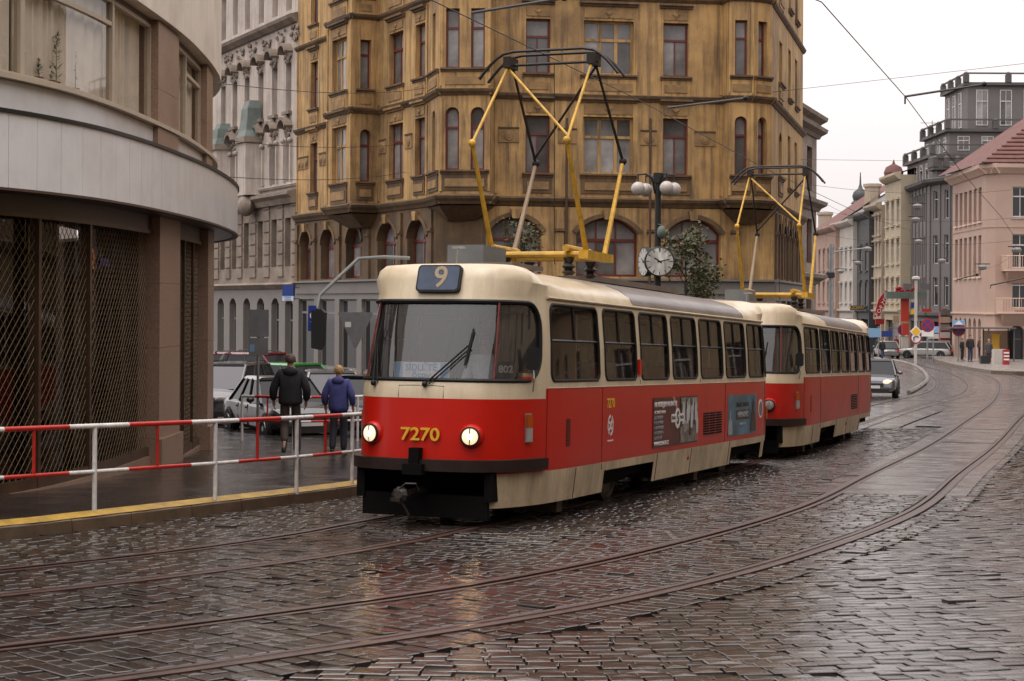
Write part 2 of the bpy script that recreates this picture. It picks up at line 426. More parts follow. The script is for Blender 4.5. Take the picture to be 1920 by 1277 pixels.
# paved area between and beside the tracks further on
def strip(name, T, la, lb, y0, y1, m, dz, label):
    mb = MB(); vs_ = []; ds = np.linspace(T.at_y(y0), T.at_y(y1), 60)
    for d in ds:
        for l in (la, lb):
            x, y, _ = T.pos(d, l); vs_.append((x, y, gz(y) + dz))
    mb.add(vs_, [(2 * i, 2 * i + 1, 2 * i + 3, 2 * i + 2) for i in range(len(ds) - 1)])
    o = mb.build(name, m); tag(o, label, kind='structure'); return o
strip('road', TB, -1.9, -1.13, 46, 150, M['slab'], -.012, 'wet concrete strip between the tram tracks')
strip('road', TA, 1.13, 1.9, 46, 150, M['slab'], -.016, 'wet concrete strip beside the far tram track')

# ------------------------------------------------------------------ left pavement with granite kerb and railing
def arc_len(P):
    c = [0]
    for a, b in zip(P, P[1:]): c.append(c[-1] + (Vector(b) - Vector(a)).length)
    return c
_kc = arc_len(KERB)
def kerb_at(d, off=0.0):
    i = max(0, min(len(_kc) - 2, int(np.searchsorted(_kc, d)) - 1)); t = (d - _kc[i]) / (_kc[i + 1] - _kc[i])
    p = KERB[i].lerp(KERB[i + 1], t); q = (KERB[i + 1] - KERB[i]).normalized()
    return Vector((p.x + q.y * off, p.y - q.x * off, 0)), math.atan2(q.y, q.x)
mb = MB(); pv = []
N_ = 70
for i in range(N_ + 1):
    p, a = kerb_at(_kc[-1] * i / N_, -.16); pv.append(p)
vs_ = [(p.x, p.y, gz(p.y) + .145) for p in pv] + [(min(p.x, -5) - 14, p.y + 3, gz(p.y + 3) + .16) for p in pv]
mb.add(vs_, [(i, i + 1, N_ + 2 + i, N_ + 1 + i) for i in range(N_)])
pave = mb.build('pavement', M['asphalt']); tag(pave, 'wet asphalt pavement curving round the corner shop', kind='structure')
kb = empty('kerb'); tag(kb, 'granite kerb with a yellow painted edge', kind='structure')
d = 0.0; k = 0
while d < _kc[-1] - 1.0:
    L_ = .95 + .25 * rs.random(); d1 = d + L_; mb = MB(); prof = [(-.17, -.1), (-.17, .168), (-.02, .122), (0, .105), (.012, -.06)]
    vs_ = []; jz = rs.gauss(0, .003)
    for j in range(4):
        dd = d + .006 + (L_ - .012) * j / 3
        for off, z in prof:
            p, a = kerb_at(dd, off); vs_.append((p.x, p.y, gz(p.y) + z + jz))
    n = len(prof)
    fs_ = [(i * n + j, i * n + (j + 1) % n, (i + 1) * n + (j + 1) % n, (i + 1) * n + j) for i in range(3) for j in range(n)] + [tuple(range(n - 1, -1, -1)), tuple(range(3 * n, 4 * n))]
    mb.add(vs_, fs_); mb.build('kerbstone', M['kerb'], kb); d = d1
mb = MB(); vs_ = []
for i in range(161):
    for off in (-.168, -.012):
        p, a = kerb_at(_kc[-1] * .9 * i / 160, off + .006 * math.sin(i * 1.7)); vs_.append((p.x, p.y, gz(p.y) + (.172 if off < -.1 else .126)))
mb.add(vs_, [(2 * i, 2 * i + 1, 2 * i + 3, 2 * i + 2) for i in range(160)]); mb.build('yellow_line', M['yellow_paint'], kb)

M['white_paint'] = mat('white_rail_paint', (.72, .7, .68), .35, var=.1, vscale=5, dirt=(.35, .3, .26), dscale=6, damt=.5)
M['red_paint'] = mat('red_rail_paint', (.5, .02, .012), .35, var=.15, vscale=5, dirt=(.2, .03, .02), dscale=6, damt=.4)
def railing(pts, label, h=.97, cap=0, name='safety_railing', first_white=True, base=.15, r=.024, mids=True):
    """red and white tube railing; pts = (x,y) of the white posts"""
    t = empty(name, (pts[0][0], pts[0][1], gz(pts[0][1]) + base), 0, label, 'railing')
    I = t.matrix_world.inverted()
    for z, rr in ((h, r * 1.25), (h * .46, r)):
        for i in range(len(pts) - 1):
            a = Vector((*pts[i], gz(pts[i][1]) + base + z)); b = Vector((*pts[i + 1], gz(pts[i + 1][1]) + base + z))
            for f0, f1, m_ in ((0, .26, 'white_paint'), (.26, .78, 'red_paint'), (.78, 1, 'white_paint')):
                MB(I).tube(a.lerp(b, f0), a.lerp(b, f1), rr, n=10).build('rail_bar', M[m_], t, True)
    for i, (x, y) in enumerate(pts):
        g = gz(y) + base
        MB(I).tube((x, y, g - .05), (x, y, g + h), r * 1.15, n=10).build('post', M['white_paint'], t, True)
    if mids:
        for i in range(len(pts) - 1):
            x = (pts[i][0] + pts[i + 1][0]) / 2; y = (pts[i][1] + pts[i + 1][1]) / 2; g = gz(y) + base
            MB(I).tube((x, y, g + h * .46), (x, y, g + h), r * .8, n=8).build('baluster', M['red_paint'], t, True)
    return t
railing([(-6.7, 16.6), (-5.78, 18.05), (-4.79, 19.5), (-3.69, 21.15), (-2.86, 22.6), (-2.25, 24.0), (-1.75, 25.6)], 'red and white tube railing along the kerb in front of the corner shop')

# ================================================================== buildings
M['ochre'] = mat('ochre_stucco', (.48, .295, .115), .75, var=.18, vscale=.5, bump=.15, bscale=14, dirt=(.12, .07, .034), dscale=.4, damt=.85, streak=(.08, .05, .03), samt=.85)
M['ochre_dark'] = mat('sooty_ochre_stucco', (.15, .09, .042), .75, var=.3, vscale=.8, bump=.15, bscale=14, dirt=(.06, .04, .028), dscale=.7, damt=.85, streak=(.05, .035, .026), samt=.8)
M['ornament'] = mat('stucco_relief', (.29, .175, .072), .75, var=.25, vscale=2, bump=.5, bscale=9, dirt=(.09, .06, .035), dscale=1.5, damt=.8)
M['redwood'] = mat('oxblood_window_paint', (.13, .022, .018), .4, var=.2, vscale=3)
M['pane'] = mat('dull_window_pane', (.19, .18, .175), .08, var=.5, vscale=.8, orand=.65)
M['pane_dark'] = mat('dark_window_pane', (.025, .025, .028), .06, orand=.5)
M['curtain_grey'] = mat('net_curtain', (.3, .29, .28), .9, var=.3, vscale=5)
M['cream_wall'] = mat('pale_ornate_stucco', (.50, .43, .38), .75, var=.12, vscale=.8, bump=.1, bscale=12, dirt=(.22, .18, .15), dscale=.6, damt=.6, streak=(.2, .165, .14), samt=.55)
M['cream_dirty'] = mat('grimy_stone', (.24, .19, .15), .75, var=.25, vscale=1, bump=.2, bscale=12, dirt=(.09, .07, .055), dscale=.9, damt=.8)
M['copper'] = mat('green_copper', (.10, .125, .11), .5, var=.3, vscale=1.5, dirt=(.07, .08, .07), dscale=2)
M['grey_shop'] = mat('grey_shop_render', (.19, .175, .16), .6, var=.12, vscale=1, dirt=(.16, .14, .13), dscale=1)
M['white_frame'] = mat('white_window_paint', (.6, .57, .54), .4, var=.1, vscale=3)
M['dark_metal'] = mat('dark_metal', (.03, .03, .032), .4, .6)
M['gutter'] = mat('rusty_downpipe', (.08, .045, .03), .6, .2)

class Facade:
    """a wall seen from outside: u to the right, z up, y into the wall"""
    def __init__(s, root, p0, p1):
        p0, p1 = Vector((*p0, 0)), Vector((*p1, 0)); d = p1 - p0; s.L = d.length; s.root = root
        a = math.atan2(d.y, d.x)
        s.T = root.matrix_world.inverted() @ Matrix.Translation(p0) @ RZ(a)
        s.holes = []
    def wall(s, mb, z0, z1, mat_=0, th=.3, zlo=None):
        mb.T = s.T
        H = [h for h in s.holes if h[3] > z0 and h[2] < z1]
        us = sorted({0, s.L, *[h[0] for h in H], *[h[1] for h in H]}); zs = sorted({z0, z1, *[h[2] for h in H], *[h[3] for h in H]})
        us = [u for u in us if -1e-6 <= u <= s.L + 1e-6]; zs = [z for z in zs if z0 - 1e-6 <= z <= z1 + 1e-6]
        for i in range(len(us) - 1):
            for j in range(len(zs) - 1):
                uc, zc = (us[i] + us[i + 1]) / 2, (zs[j] + zs[j + 1]) / 2
                if any(h[0] < uc < h[1] and h[2] < zc < h[3] for h in H): continue
                mb.poly([(us[i], 0, zs[j]), (us[i + 1], 0, zs[j]), (us[i + 1], 0, zs[j + 1]), (us[i], 0, zs[j + 1])], mat_)
        for (a, b, c, d, rise) in H:
            mb.poly([(a, 0, c), (a, th, c), (a, th, d), (a, 0, d)], mat_); mb.poly([(b, 0, c), (b, 0, d), (b, th, d), (b, th, c)], mat_)
            mb.poly([(a, 0, c), (b, 0, c), (b, th, c), (a, th, c)], mat_)
            if rise:
                arc = arch_pts(a, b, d, rise, 10); h2 = len(arc) // 2
                mb.poly([(a, 0, d)] + [(u, 0, z) for u, z in arc[:h2 + 1]][::1], mat_)
                mb.poly([(b, 0, d)] + [(u, 0, z) for u, z in arc[h2:]][::-1], mat_)
                for (u0, w0), (u1, w1) in zip(arc, arc[1:]): mb.poly([(u0, 0, w0), (u1, 0, w1), (u1, th, w1), (u0, th, w0)], mat_)
            else: mb.poly([(a, 0, d), (a, th, d), (b, th, d), (b, 0, d)], mat_)
    def course(s, prof, name, m, u0=None, u1=None, ext=0.0, parent=None):
        """moulding: profile of (outward, z) run along the wall"""
        a = (0 if u0 is None else u0) - ext; b = (s.L if u1 is None else u1) + ext
        pts = [(0, .02, prof[0][1])] + [(0, -o, z) for o, z in prof] + [(0, .02, prof[-1][1])]
        return MB(s.T).prism([(a, p[1], p[2]) for p in pts], (b - a, 0, 0)).build(name, m, parent or s.root)
    def block(s, u0, u1, out, z0, z1, name, m, parent=None, inset=0.0):
        return MB(s.T).box(u0, u1, -out, .02 - inset, z0, z1).build(name, m, parent or s.root)
def arch_pts(a, b, top, rise, n=10):
    """left spring to right spring over the crown; segmental or round arch"""
    w = (b - a) / 2; c = (a + b) / 2
    if rise >= w: return [(c + w * math.cos(PI - PI * i / n), top - rise + rise * math.sin(PI * i / n)) for i in range(n + 1)]
    R = (w * w + rise * rise) / (2 * rise); t = math.asin(w / R)
    return [(c + R * math.sin(-t + 2 * t * i / n), top - R + R * math.cos(-t + 2 * t * i / n)) for i in range(n + 1)]
_wc = {}
def window(F, u0, u1, z0, z1, rise=0, cols=2, trans=.68, fm='redwood', pm='pane', recess=.2, hole=True, bar=.07, upcols=None, mull=None, name='window', depth=.07):
    """frame + separate panes; a hole is noted for the wall"""
    if hole: F.holes.append((u0, u1, z0, z1, rise))
    w, h = round(u1 - u0, 3), round(z1 - z0, 3); key = (w, h, rise, cols, trans, fm, pm, bar, upcols, mull)
    upc = upcols or cols
    if key not in _wc:
        fr = MB(); D = depth; b = bar
        mb_ = mull or b * .7
        hs = h - rise
        fr.box(0, b, 0, D, 0, hs); fr.box(w - b, w, 0, D, 0, hs); fr.box(b, w - b, 0, D, 0, b)
        if rise:
            o = arch_pts(0, w, h, rise, 10); i_ = arch_pts(b, w - b, h - b, max(rise - b, .02), 10)
            for k in range(10):
                q = [o[k], o[k + 1], i_[k + 1], i_[k]]; fr.xz([q[3], q[2], q[1], q[0]], 0, D)
        else: fr.box(b, w - b, 0, D, h - b, h)
        zt = h * trans if trans else None; rects = []
        if trans:
            fr.box(b, w - b, -.015, D, zt - b * .6, zt + b * .6)
            spans = [(b, zt - b * .6, cols), (zt + b * .6, h - (0 if rise else b), upc)]
        else: spans = [(b, h - (0 if rise else b), cols)]
        for a_, e_, c_ in spans:
            ww = (w - 2 * b - (c_ - 1) * mb_) / c_
            for i in range(c_):
                x0 = b + i * (ww + mb_)
                top = e_
                if i: fr.box(x0 - mb_, x0, .003, D - .003, a_, e_ - (rise * .12 if rise and e_ > h - .01 else 0))
                if rise and e_ > h - .01:
                    A = arch_pts(b, w - b, h - b, max(rise - b, .02), 12)
                    def zc(x):
                        for (xa, za), (xb, zb) in zip(A, A[1:]):
                            if xa - 1e-6 <= x <= xb + 1e-6: return za + (zb - za) * (x - xa) / max(xb - xa, 1e-6)
                        return A[0][1]
                    n = 6; poly = [(x0, a_), (x0 + ww, a_)] + [(x0 + ww * (1 - k / n), zc(x0 + ww * (1 - k / n))) for k in range(n + 1)]
                    rects.append(poly)
                else: rects.append([(x0, a_), (x0 + ww, a_), (x0 + ww, e_), (x0, e_)])
        pm_ = [MB().poly([(x, D * .55, z) for x, z in r]).mesh('pane', M[pm]) for r in rects]
        _wc[key] = (fr.mesh(name, M[fm]), pm_)
    fme, pms = _wc[key]
    o = link(name, fme, F.root, F.T @ TR(u0, recess, z0))
    for p in pms: link('pane', p, o)
    return o
def sill(F, u0, u1, z, m, out=.16, name='sill', ext=.13, panel=None, ph=.6):
    F.course([(out * .5, z - .16), (out * .55, z - .09), (out, z - .07), (out, z - .005)], name, m, u0 - ext, u1 + ext)
    if panel:
        F.block(u0 - ext * .6, u1 + ext * .6, .05, z - .165 - ph, z - .165, 'apron_panel', panel)
        F.block(u0 + .05, u1 - .05, .085, z - .165 - ph * .78, z - .165 - ph * .28, 'apron_relief', M['ornament'])
def hood(F, u0, u1, z, m, out=.2, gap=.5, relief='ornament'):
    F.course([(out * .45, z + gap), (out * .5, z + gap + .06), (out, z + gap + .09), (out, z + gap + .17)], 'hood_mould', m, u0 - .16, u1 + .16)
    if relief:
        F.block(u0 + .02, u1 - .02, .03, z + .1, z + gap - .06, 'relief_panel', M[relief])
        c = (u0 + u1) / 2; mb = MB(F.T @ TR(c, -.04, z + gap / 2))
        for dx, dz, r in ((0, 0, .1), (-.09, .04, .06), (.09, .04, .06), (0, .11, .05), (0, -.11, .05)): mb.ball((dx, 0, dz), r, 8, 5, (1, .5, 1))
        mb.build('rosette', M[relief], F.root, True)

# ------------------------------------------------------------------ ochre corner house
yb = empty('corner_house', (0, 66, gz(66)), 0, 'tall ochre stucco corner house with oxblood windows and bays behind the trams', 'house')
L0 = (-10.05, 79.1)
segs = dict(a=(L0, (-6.83, 72.74)), ol=((-6.83, 72.74), (-7.90, 72.2)), b=((-7.90, 72.2), (-6.634, 69.7)), c=((-6.634, 69.7), (-5.564, 70.24)),
            d=((-5.564, 70.24), (-3.3, 65.8)), e=((-3.3, 65.8), (-2.75, 63.6)), f=((-2.75, 63.6), (-.85, 63.45)), g=((-.85, 63.45), (-.7, 64.6)),
            h=((-.7, 64.6), (8.15, 66.05)), i=((8.15, 66.05), (8.3, 65.25)), j=((8.3, 65.25), (9.25, 65.3)), j2=((9.25, 65.3), (10.05, 65.9)), k=((10.05, 65.9), (10.2, 66.6)), r=((10.2, 66.6), (13.5, 79.0)))
Fc = {k: Facade(yb, *v) for k, v in segs.items()}
ZR = [(6.9, 9.15), (10.72, 12.85), (14.55, 16.7)]
for lv, (z0, z1) in enumerate(ZR):
    top = lv >= 1
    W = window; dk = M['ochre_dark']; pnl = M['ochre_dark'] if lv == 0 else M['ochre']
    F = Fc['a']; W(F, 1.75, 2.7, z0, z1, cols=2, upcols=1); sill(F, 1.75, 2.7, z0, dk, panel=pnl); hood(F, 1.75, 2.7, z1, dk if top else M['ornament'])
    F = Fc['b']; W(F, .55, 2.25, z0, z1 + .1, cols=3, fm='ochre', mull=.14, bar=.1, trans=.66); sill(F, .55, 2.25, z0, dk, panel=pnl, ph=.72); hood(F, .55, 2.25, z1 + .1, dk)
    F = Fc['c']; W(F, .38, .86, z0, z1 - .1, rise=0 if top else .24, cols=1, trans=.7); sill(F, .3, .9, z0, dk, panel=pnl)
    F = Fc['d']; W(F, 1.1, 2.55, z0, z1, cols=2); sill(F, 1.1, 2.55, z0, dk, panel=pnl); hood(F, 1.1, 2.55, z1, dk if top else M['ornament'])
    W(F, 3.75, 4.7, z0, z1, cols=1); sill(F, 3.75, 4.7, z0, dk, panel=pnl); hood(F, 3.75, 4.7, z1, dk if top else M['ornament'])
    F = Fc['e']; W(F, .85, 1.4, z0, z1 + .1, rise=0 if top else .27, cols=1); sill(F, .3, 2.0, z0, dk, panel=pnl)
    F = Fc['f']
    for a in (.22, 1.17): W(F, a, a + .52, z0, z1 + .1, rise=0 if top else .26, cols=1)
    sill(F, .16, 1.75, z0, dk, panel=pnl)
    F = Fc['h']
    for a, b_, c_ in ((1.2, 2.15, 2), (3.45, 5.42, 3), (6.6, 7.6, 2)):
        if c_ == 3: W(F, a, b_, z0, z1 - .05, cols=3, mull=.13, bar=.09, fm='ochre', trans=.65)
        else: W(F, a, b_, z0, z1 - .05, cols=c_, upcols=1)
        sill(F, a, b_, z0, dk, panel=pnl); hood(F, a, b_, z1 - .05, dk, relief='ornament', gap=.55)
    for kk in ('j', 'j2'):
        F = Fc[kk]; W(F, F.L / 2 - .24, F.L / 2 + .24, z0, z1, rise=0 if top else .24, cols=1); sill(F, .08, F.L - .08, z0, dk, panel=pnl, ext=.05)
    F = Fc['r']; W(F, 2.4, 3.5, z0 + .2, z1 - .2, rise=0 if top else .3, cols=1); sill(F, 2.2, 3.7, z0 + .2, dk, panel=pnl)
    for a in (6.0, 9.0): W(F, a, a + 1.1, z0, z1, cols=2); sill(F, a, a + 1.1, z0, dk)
mb = MB()
for k, F in Fc.items(): F.wall(mb, 5.95, 18.5, 0, th=.28)
mb.build('wall', [M['ochre']], yb)
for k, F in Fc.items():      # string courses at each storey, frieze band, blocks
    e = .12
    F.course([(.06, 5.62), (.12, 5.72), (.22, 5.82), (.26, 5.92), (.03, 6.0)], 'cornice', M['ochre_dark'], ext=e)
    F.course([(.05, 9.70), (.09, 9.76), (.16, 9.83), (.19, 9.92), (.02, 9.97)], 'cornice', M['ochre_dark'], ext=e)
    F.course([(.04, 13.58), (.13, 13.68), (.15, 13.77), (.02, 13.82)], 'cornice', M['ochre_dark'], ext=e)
    if k in 'adh':
        us = {'a': [(.1, 1.5), (2.95, 3.9), (4.6, 6.9)], 'd': [(.1, .85), (2.8, 3.5)], 'h': [(.15, .95), (2.45, 3.2), (5.7, 6.35), (7.85, 8.7)]}[k]
        for a, b_ in us:
            if b_ > F.L: continue
            F.block(a, b_, .035, 8.05, 8.55, 'frieze_panel', M['ornament'])
            F.course([(.05, 8.57), (.06, 8.63)], 'frieze_moulding', M['ochre_dark'], a, b_)
            n = max(1, int((b_ - a) / .45))
            for q in range(n):
                MB(F.T @ TR(a + (q + .5) * (b_ - a) / n, -.035, 8.3) @ RX(R_(90))).lathe([(.03, .05), (.09, .05), (.11, .03), (.17, .03), (.19, .0)], 14).build('medallion', M['ornament'], yb, True)
    if k in 'abdfhj':
        for z0, z1 in ((6.1, 9.6), (10.05, 13.5)):
            F.block(.0, .11, .05, z0, z1, 'pilaster', M['ochre']); F.block(F.L - .11, F.L, .05, z0, z1, 'pilaster', M['ochre'])
# mezzanine arches and ground floor shops
G1 = Facade(yb, L0, (-2.95, 65.05)); G2 = Facade(yb, (-2.95, 65.05), (-1.0, 64.45)); G3 = Facade(yb, (-1.0, 64.45), (10.25, 66.35)); G4 = Facade(yb, (10.25, 66.35), (13.5, 79.0))
def arches(F, spans, top=5.22, rise=.55, sillz=2.95, key=True, cols=3, wide=True):
    for a, b_ in spans:
        window(F, a, b_, sillz, top, rise=min(rise, (b_ - a) / 2), cols=cols if b_ - a > 1.5 else 2, trans=.62, recess=.32, bar=.09)
        c = (a + b_) / 2; A = arch_pts(a, b_, top, min(rise, (b_ - a) / 2), 12); B = arch_pts(a - .16, b_ + .16, top + .16, min(rise, (b_ - a) / 2) + .05, 12)
        mb = MB(F.T)
        for q in range(12): mb.xz([A[q], A[q + 1], B[q + 1], B[q]], -.06, .02)
        mb.build('archivolt', M['ochre_dark'], yb)
        MB(F.T).prism([(c - .13, -.14, top - .08), (c + .13, -.14, top - .08), (c + .2, -.16, 5.5), (c - .2, -.16, 5.5)], (0, .15, 0)).build('keystone', M['ochre'], yb)
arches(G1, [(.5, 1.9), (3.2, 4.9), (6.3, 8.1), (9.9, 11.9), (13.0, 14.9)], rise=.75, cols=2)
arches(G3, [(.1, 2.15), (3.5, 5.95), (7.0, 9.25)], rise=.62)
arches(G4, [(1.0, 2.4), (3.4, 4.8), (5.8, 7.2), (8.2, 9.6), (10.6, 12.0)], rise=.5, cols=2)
for F, ps in ((G1, [.15, 2.5, 5.6, 9.0, 12.4, 15.4]), (G3, [2.85, 6.45, 9.8]), (G4, [.4, 2.9, 5.3, 7.7, 10.1])):
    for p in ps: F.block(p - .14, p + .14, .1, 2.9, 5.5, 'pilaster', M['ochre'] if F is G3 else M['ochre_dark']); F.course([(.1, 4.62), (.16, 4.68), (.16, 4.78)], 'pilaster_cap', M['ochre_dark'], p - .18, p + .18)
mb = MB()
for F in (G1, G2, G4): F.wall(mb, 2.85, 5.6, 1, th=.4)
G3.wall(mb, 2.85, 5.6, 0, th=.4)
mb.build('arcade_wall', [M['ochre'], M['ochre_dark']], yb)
for F, n in ((G1, 6), (G2, 1), (G3, 4), (G4, 5)):      # grey shop fronts
    w = F.L / n
    for i in range(n): window(F, i * w + .28, (i + 1) * w - .28, -1.0, 2.05, cols=1 if w < 3 else 2, trans=.8, fm='grey_shop', pm='pane_dark', recess=.16, bar=.08, name='shop_window')
    F.course([(.06, 2.3), (.08, 2.75), (.2, 2.8), (.2, 2.88)], 'shop_fascia', M['grey_shop'])
    F.block(0, F.L, .05, gz(66) - .6, -1.02, 'plinth', M['cream_dirty'])
mb = MB()
for F in (G1, G2, G3, G4): F.wall(mb, gz(66) - .8, 2.85, 0, th=.24)
mb.build('shopfront_wall', [M['grey_shop']], yb)
for pts in ([segs['ol'][0], segs['ol'][1], segs['b'][1], segs['c'][1]], [segs['e'][0], segs['f'][0], segs['f'][1], segs['g'][1]], [segs['i'][0], segs['j'][0], segs['j2'][0], segs['k'][0], segs['k'][1]]):
    I = yb.matrix_world.inverted(); mb = MB(I); c = sum((Vector((*p, 0)) for p in pts), Vector()) / len(pts)
    lo = [c.lerp(Vector((*p, 0)), .55) for p in pts]; hi = [Vector((*p, 0)) for p in pts]; n = len(pts)
    back = (Vector((*pts[0], 0)) + Vector((*pts[-1], 0))) / 2 - c; lo = [p + back * .8 for p in lo]
    mb.add([(p.x, p.y, 5.56) for p in hi] + [(p.x, p.y, 5.05) for p in lo], [(i, (i + 1) % n, n + (i + 1) % n, n + i) for i in range(n)] + [tuple(range(n, 2 * n))])
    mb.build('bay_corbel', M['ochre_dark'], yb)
for px in (912, 1062, 1218):
    q = at(px, 300, 64.9 if px < 1000 else 65.2); MB(yb.matrix_world.inverted()).tube((q.x, q.y - .35, 2.0), (q.x, q.y - .35, 9.0), .05).build('downpipe', M['gutter'], yb, True)
MB(yb.matrix_world.inverted()).prism([(-10, 79.1, 18.4), (-5.5, 70.2, 18.4), (-.8, 64.5, 18.4), (10.2, 66.6, 18.4), (13.5, 79, 18.4), (4, 88, 18.4)], (0, 0, .4)).build('roof', M['cream_dirty'], yb)
I = yb.matrix_world.inverted(); MB(I).add([(-10.05, 79.1, -2), (13.5, 79, -2), (13.5, 79, 18.4), (-10.05, 79.1, 18.4)], [(0, 1, 2, 3)]).build('back_wall', M['cream_dirty'], yb)

# ------------------------------------------------------------------ ornate stone neighbour past the ochre house
nb = empty('neighbour_house', (14.5, 82, gz(82)), 0, 'narrow sooty stone house with statues and cornices beside the ochre corner house', 'house')
F = Facade(nb, (13.2, 80.2), (15.5, 86.5)); F2 = Facade(nb, (12.6, 80.8), (13.2, 80.2))
for z0, z1 in ((-.5, 2.4), (4.0, 6.2), (7.6, 9.8)): window(F, 1.2, 2.6, z0, z1, cols=2, pm='pane_dark'); window(F, 4.0, 5.4, z0, z1, cols=2, pm='pane_dark')
mb = MB(); F.wall(mb, -3, 11.2); F2.wall(mb, -3, 11.2); mb.build('wall', [M['cream_dirty']], nb)
for z in (3.2, 6.9, 10.6, 11.2):
    for f_ in (F, F2): f_.course([(.1, z - .25), (.2, z - .1), (.5, z + .05), (.55, z + .22), (.1, z + .32)], 'cornice', M['cream_dirty'], ext=.3)
for z, h in ((7.2, 1.3), (3.5, 1.5), (.2, 1.8)):
    MB(F.T @ TR(.25, -.25, z)).lathe([(.3, 0), (.32, .1), (.18, .3), (.24, h * .5), (.2, h * .7), (.1, h * .78), (.15, h * .86), (.13, h * .95), (.02, h)], 10).build('statue', M['cream_dirty'], nb, True)
MB(F.T).box(-.3, .4, -.3, .3, 11.4, 13.2).build('parapet_pier', M['cream_wall'], nb)
F.course([(.35, 13.1), (.4, 13.3), (.2, 13.4)], 'parapet_cap', M['cream_dirty'], -.3, .5)

# ------------------------------------------------------------------ white ornate house
wb = empty('ornate_white_house', (-13, 86, gz(86)), 0, 'white stucco house with swags and arched windows between corner shop and ochre house', 'house')
F = Facade(wb, (-16.4, 91.65), L0)
cols_ = [2.5, 4.5, 6.5, 8.7, 10.8, 12.8]
def swag(F, u, z, s_=1.0, parent=None, name='swag'):
    r = random.Random(int(u * 100 + z)); mb = MB(F.T)
    for q in range(11):
        a = q / 10; x = (a - .5) * .9 * s_; zz = -.42 * s_ * (1 - (2 * a - 1) ** 2) if q % 2 else r.uniform(-.35, .1) * s_
        mb.ball((u + x, -.07, z + zz), r.uniform(.05, .11) * s_, 7, 5, (1, .6, 1))
    return mb.build(name, M['cream_dirty'], parent or F.root, True)
for c in cols_:
    window(F, c - .42, c + .42, 7.6, 9.75, rise=.42, cols=2, fm='white_frame', trans=.66, recess=.3)
    window(F, c - .4, c + .4, 10.95, 13.25, cols=2, fm='white_frame', trans=.68, recess=.3)
    window(F, c - .42, c + .42, 15.7, 18.1, rise=.42, cols=2, fm='white_frame', recess=.3)
    window(F, c - .4, c + .4, 3.6, 5.9, cols=2, fm='white_frame', pm='pane_dark', recess=.3)
    for z, w_ in ((10.1, .62), (13.6, .6)):     # curved hood with console
        A = arch_pts(c - w_, c + w_, z + .55, .42, 8); B = arch_pts(c - w_ + .1, c + w_ - .1, z + .4, .36, 8); mb = MB(F.T)
        for q in range(8): mb.xz([A[q], A[q + 1], B[q + 1], B[q]], -.42, .02)
        mb.build('window_hood', M['cream_dirty'], wb); swag(F, c, z + .05)
    mb = MB(F.T)
    for dx in (-.5, .5): mb.box(c + dx - .07, c + dx + .07, -.12, .02, 7.6, 9.4); mb.ball((c + dx, -.12, 9.55), .13, 8, 5)
    mb.build('window_jamb', M['cream_wall'], wb)
    MB(F.T).box(c - .5, c + .5, -.2, .02, 10.78, 10.93).ball((c, -.12, 10.6), .2, 8, 5, (1, .6, 1)).build('sill_bracket', M['cream_dirty'], wb)
    swag(F, c + 1.0, 14.7, 1.25)
for c in (2.2, 4.3, 6.6, 8.8, 11.0, 13.0): window(F, c - .55, c + .55, -1.2, 2.1, rise=.3, cols=1, fm='grey_shop', pm='pane_dark', name='shop_window', recess=.25)
mb = MB(); F.wall(mb, 6.95, 20); mb.build('wall', [M['cream_wall']], wb)
mb = MB(); F.wall(mb, 2.7, 6.95); mb.build('rusticated_wall', [M['cream_dirty']], wb)
mb = MB(); F.wall(mb, -3.4, 2.7); mb.build('ground_floor_wall', [M['grey_shop']], wb)
F.course([(.2, 6.55), (.3, 6.8), (.5, 6.95), (.5, 7.1), (.1, 7.2)], 'cornice', M['cream_dirty']); F.course([(.12, 7.35), (.2, 7.45), (.05, 7.5)], 'sill_course', M['cream_wall'])
F.course([(.12, 15.0), (.35, 15.2), (.4, 15.35), (.05, 15.45)], 'cornice', M['cream_dirty']); F.course([(.1, 2.55), (.3, 2.75), (.1, 2.85)], 'cornice', M['cream_dirty'])
for z in np.arange(3.1, 6.5, .55):
    us = [0] + [v for c in cols_ for v in (c - .55, c + .55)] + [F.L]
    for a, b_ in zip(us[::2], us[1::2]): F.block(a + .04, b_ - .04, .07, z + .03, z + .5, 'rustic_block', M['cream_dirty'])
for c, w_, zt in ((8.0, .85, 11.9), (3.2, .8, 11.2)):    # copper capped oriel
    mb = MB(F.T); A = [(c - w_, .0), (c - w_ * .75, -.75), (c + w_ * .75, -.75), (c + w_, 0)]
    mb.prism([(x, y, 7.2) for x, y in A], (0, 0, 2.6)); mb.build('oriel', M['cream_wall'], wb)
    MB(F.T).prism([(c + (x - c) * 1.15, y * 1.15, 9.8) for x, y in A], (0, 0, .28)).build('oriel_cornice', M['cream_dirty'], wb)
    mb = MB(F.T); n = 4
    rings = [(1.12, 10.08), (.95, 10.4), (.86, 10.9), (.8, zt - .4), (.62, zt)]
    mb.add([(c + (x - c) * k, y * k, z) for k, z in rings for x, y in A], [(i * n + j, i * n + (j + 1) % n, (i + 1) * n + (j + 1) % n, (i + 1) * n + j) for i in range(len(rings) - 1) for j in range(n)] + [tuple(range((len(rings) - 1) * n, len(rings) * n))])
    mb.build('copper_cap', M['copper'], wb)
    swag(F, c, 9.6, 1.3); MB(F.T @ TR(c, -.5, 6.7)).ball((0, 0, 0), .6, 10, 7, (1.2, .7, .9)).build('corbel', M['cream_dirty'], wb, True)
sg = empty('bank_sign', tuple(at(541, 560, 77)), R_(-26), 'blue square bank sign on a bracket above the shop windows', 'sign')
M['sign_blue'] = mat('sign_blue', (.006, .03, .2), .35); M['sign_cyan'] = mat('sign_pale', (.5, .6, .68), .4); M['sign_white'] = mat('sign_white', (.75, .75, .74), .4)
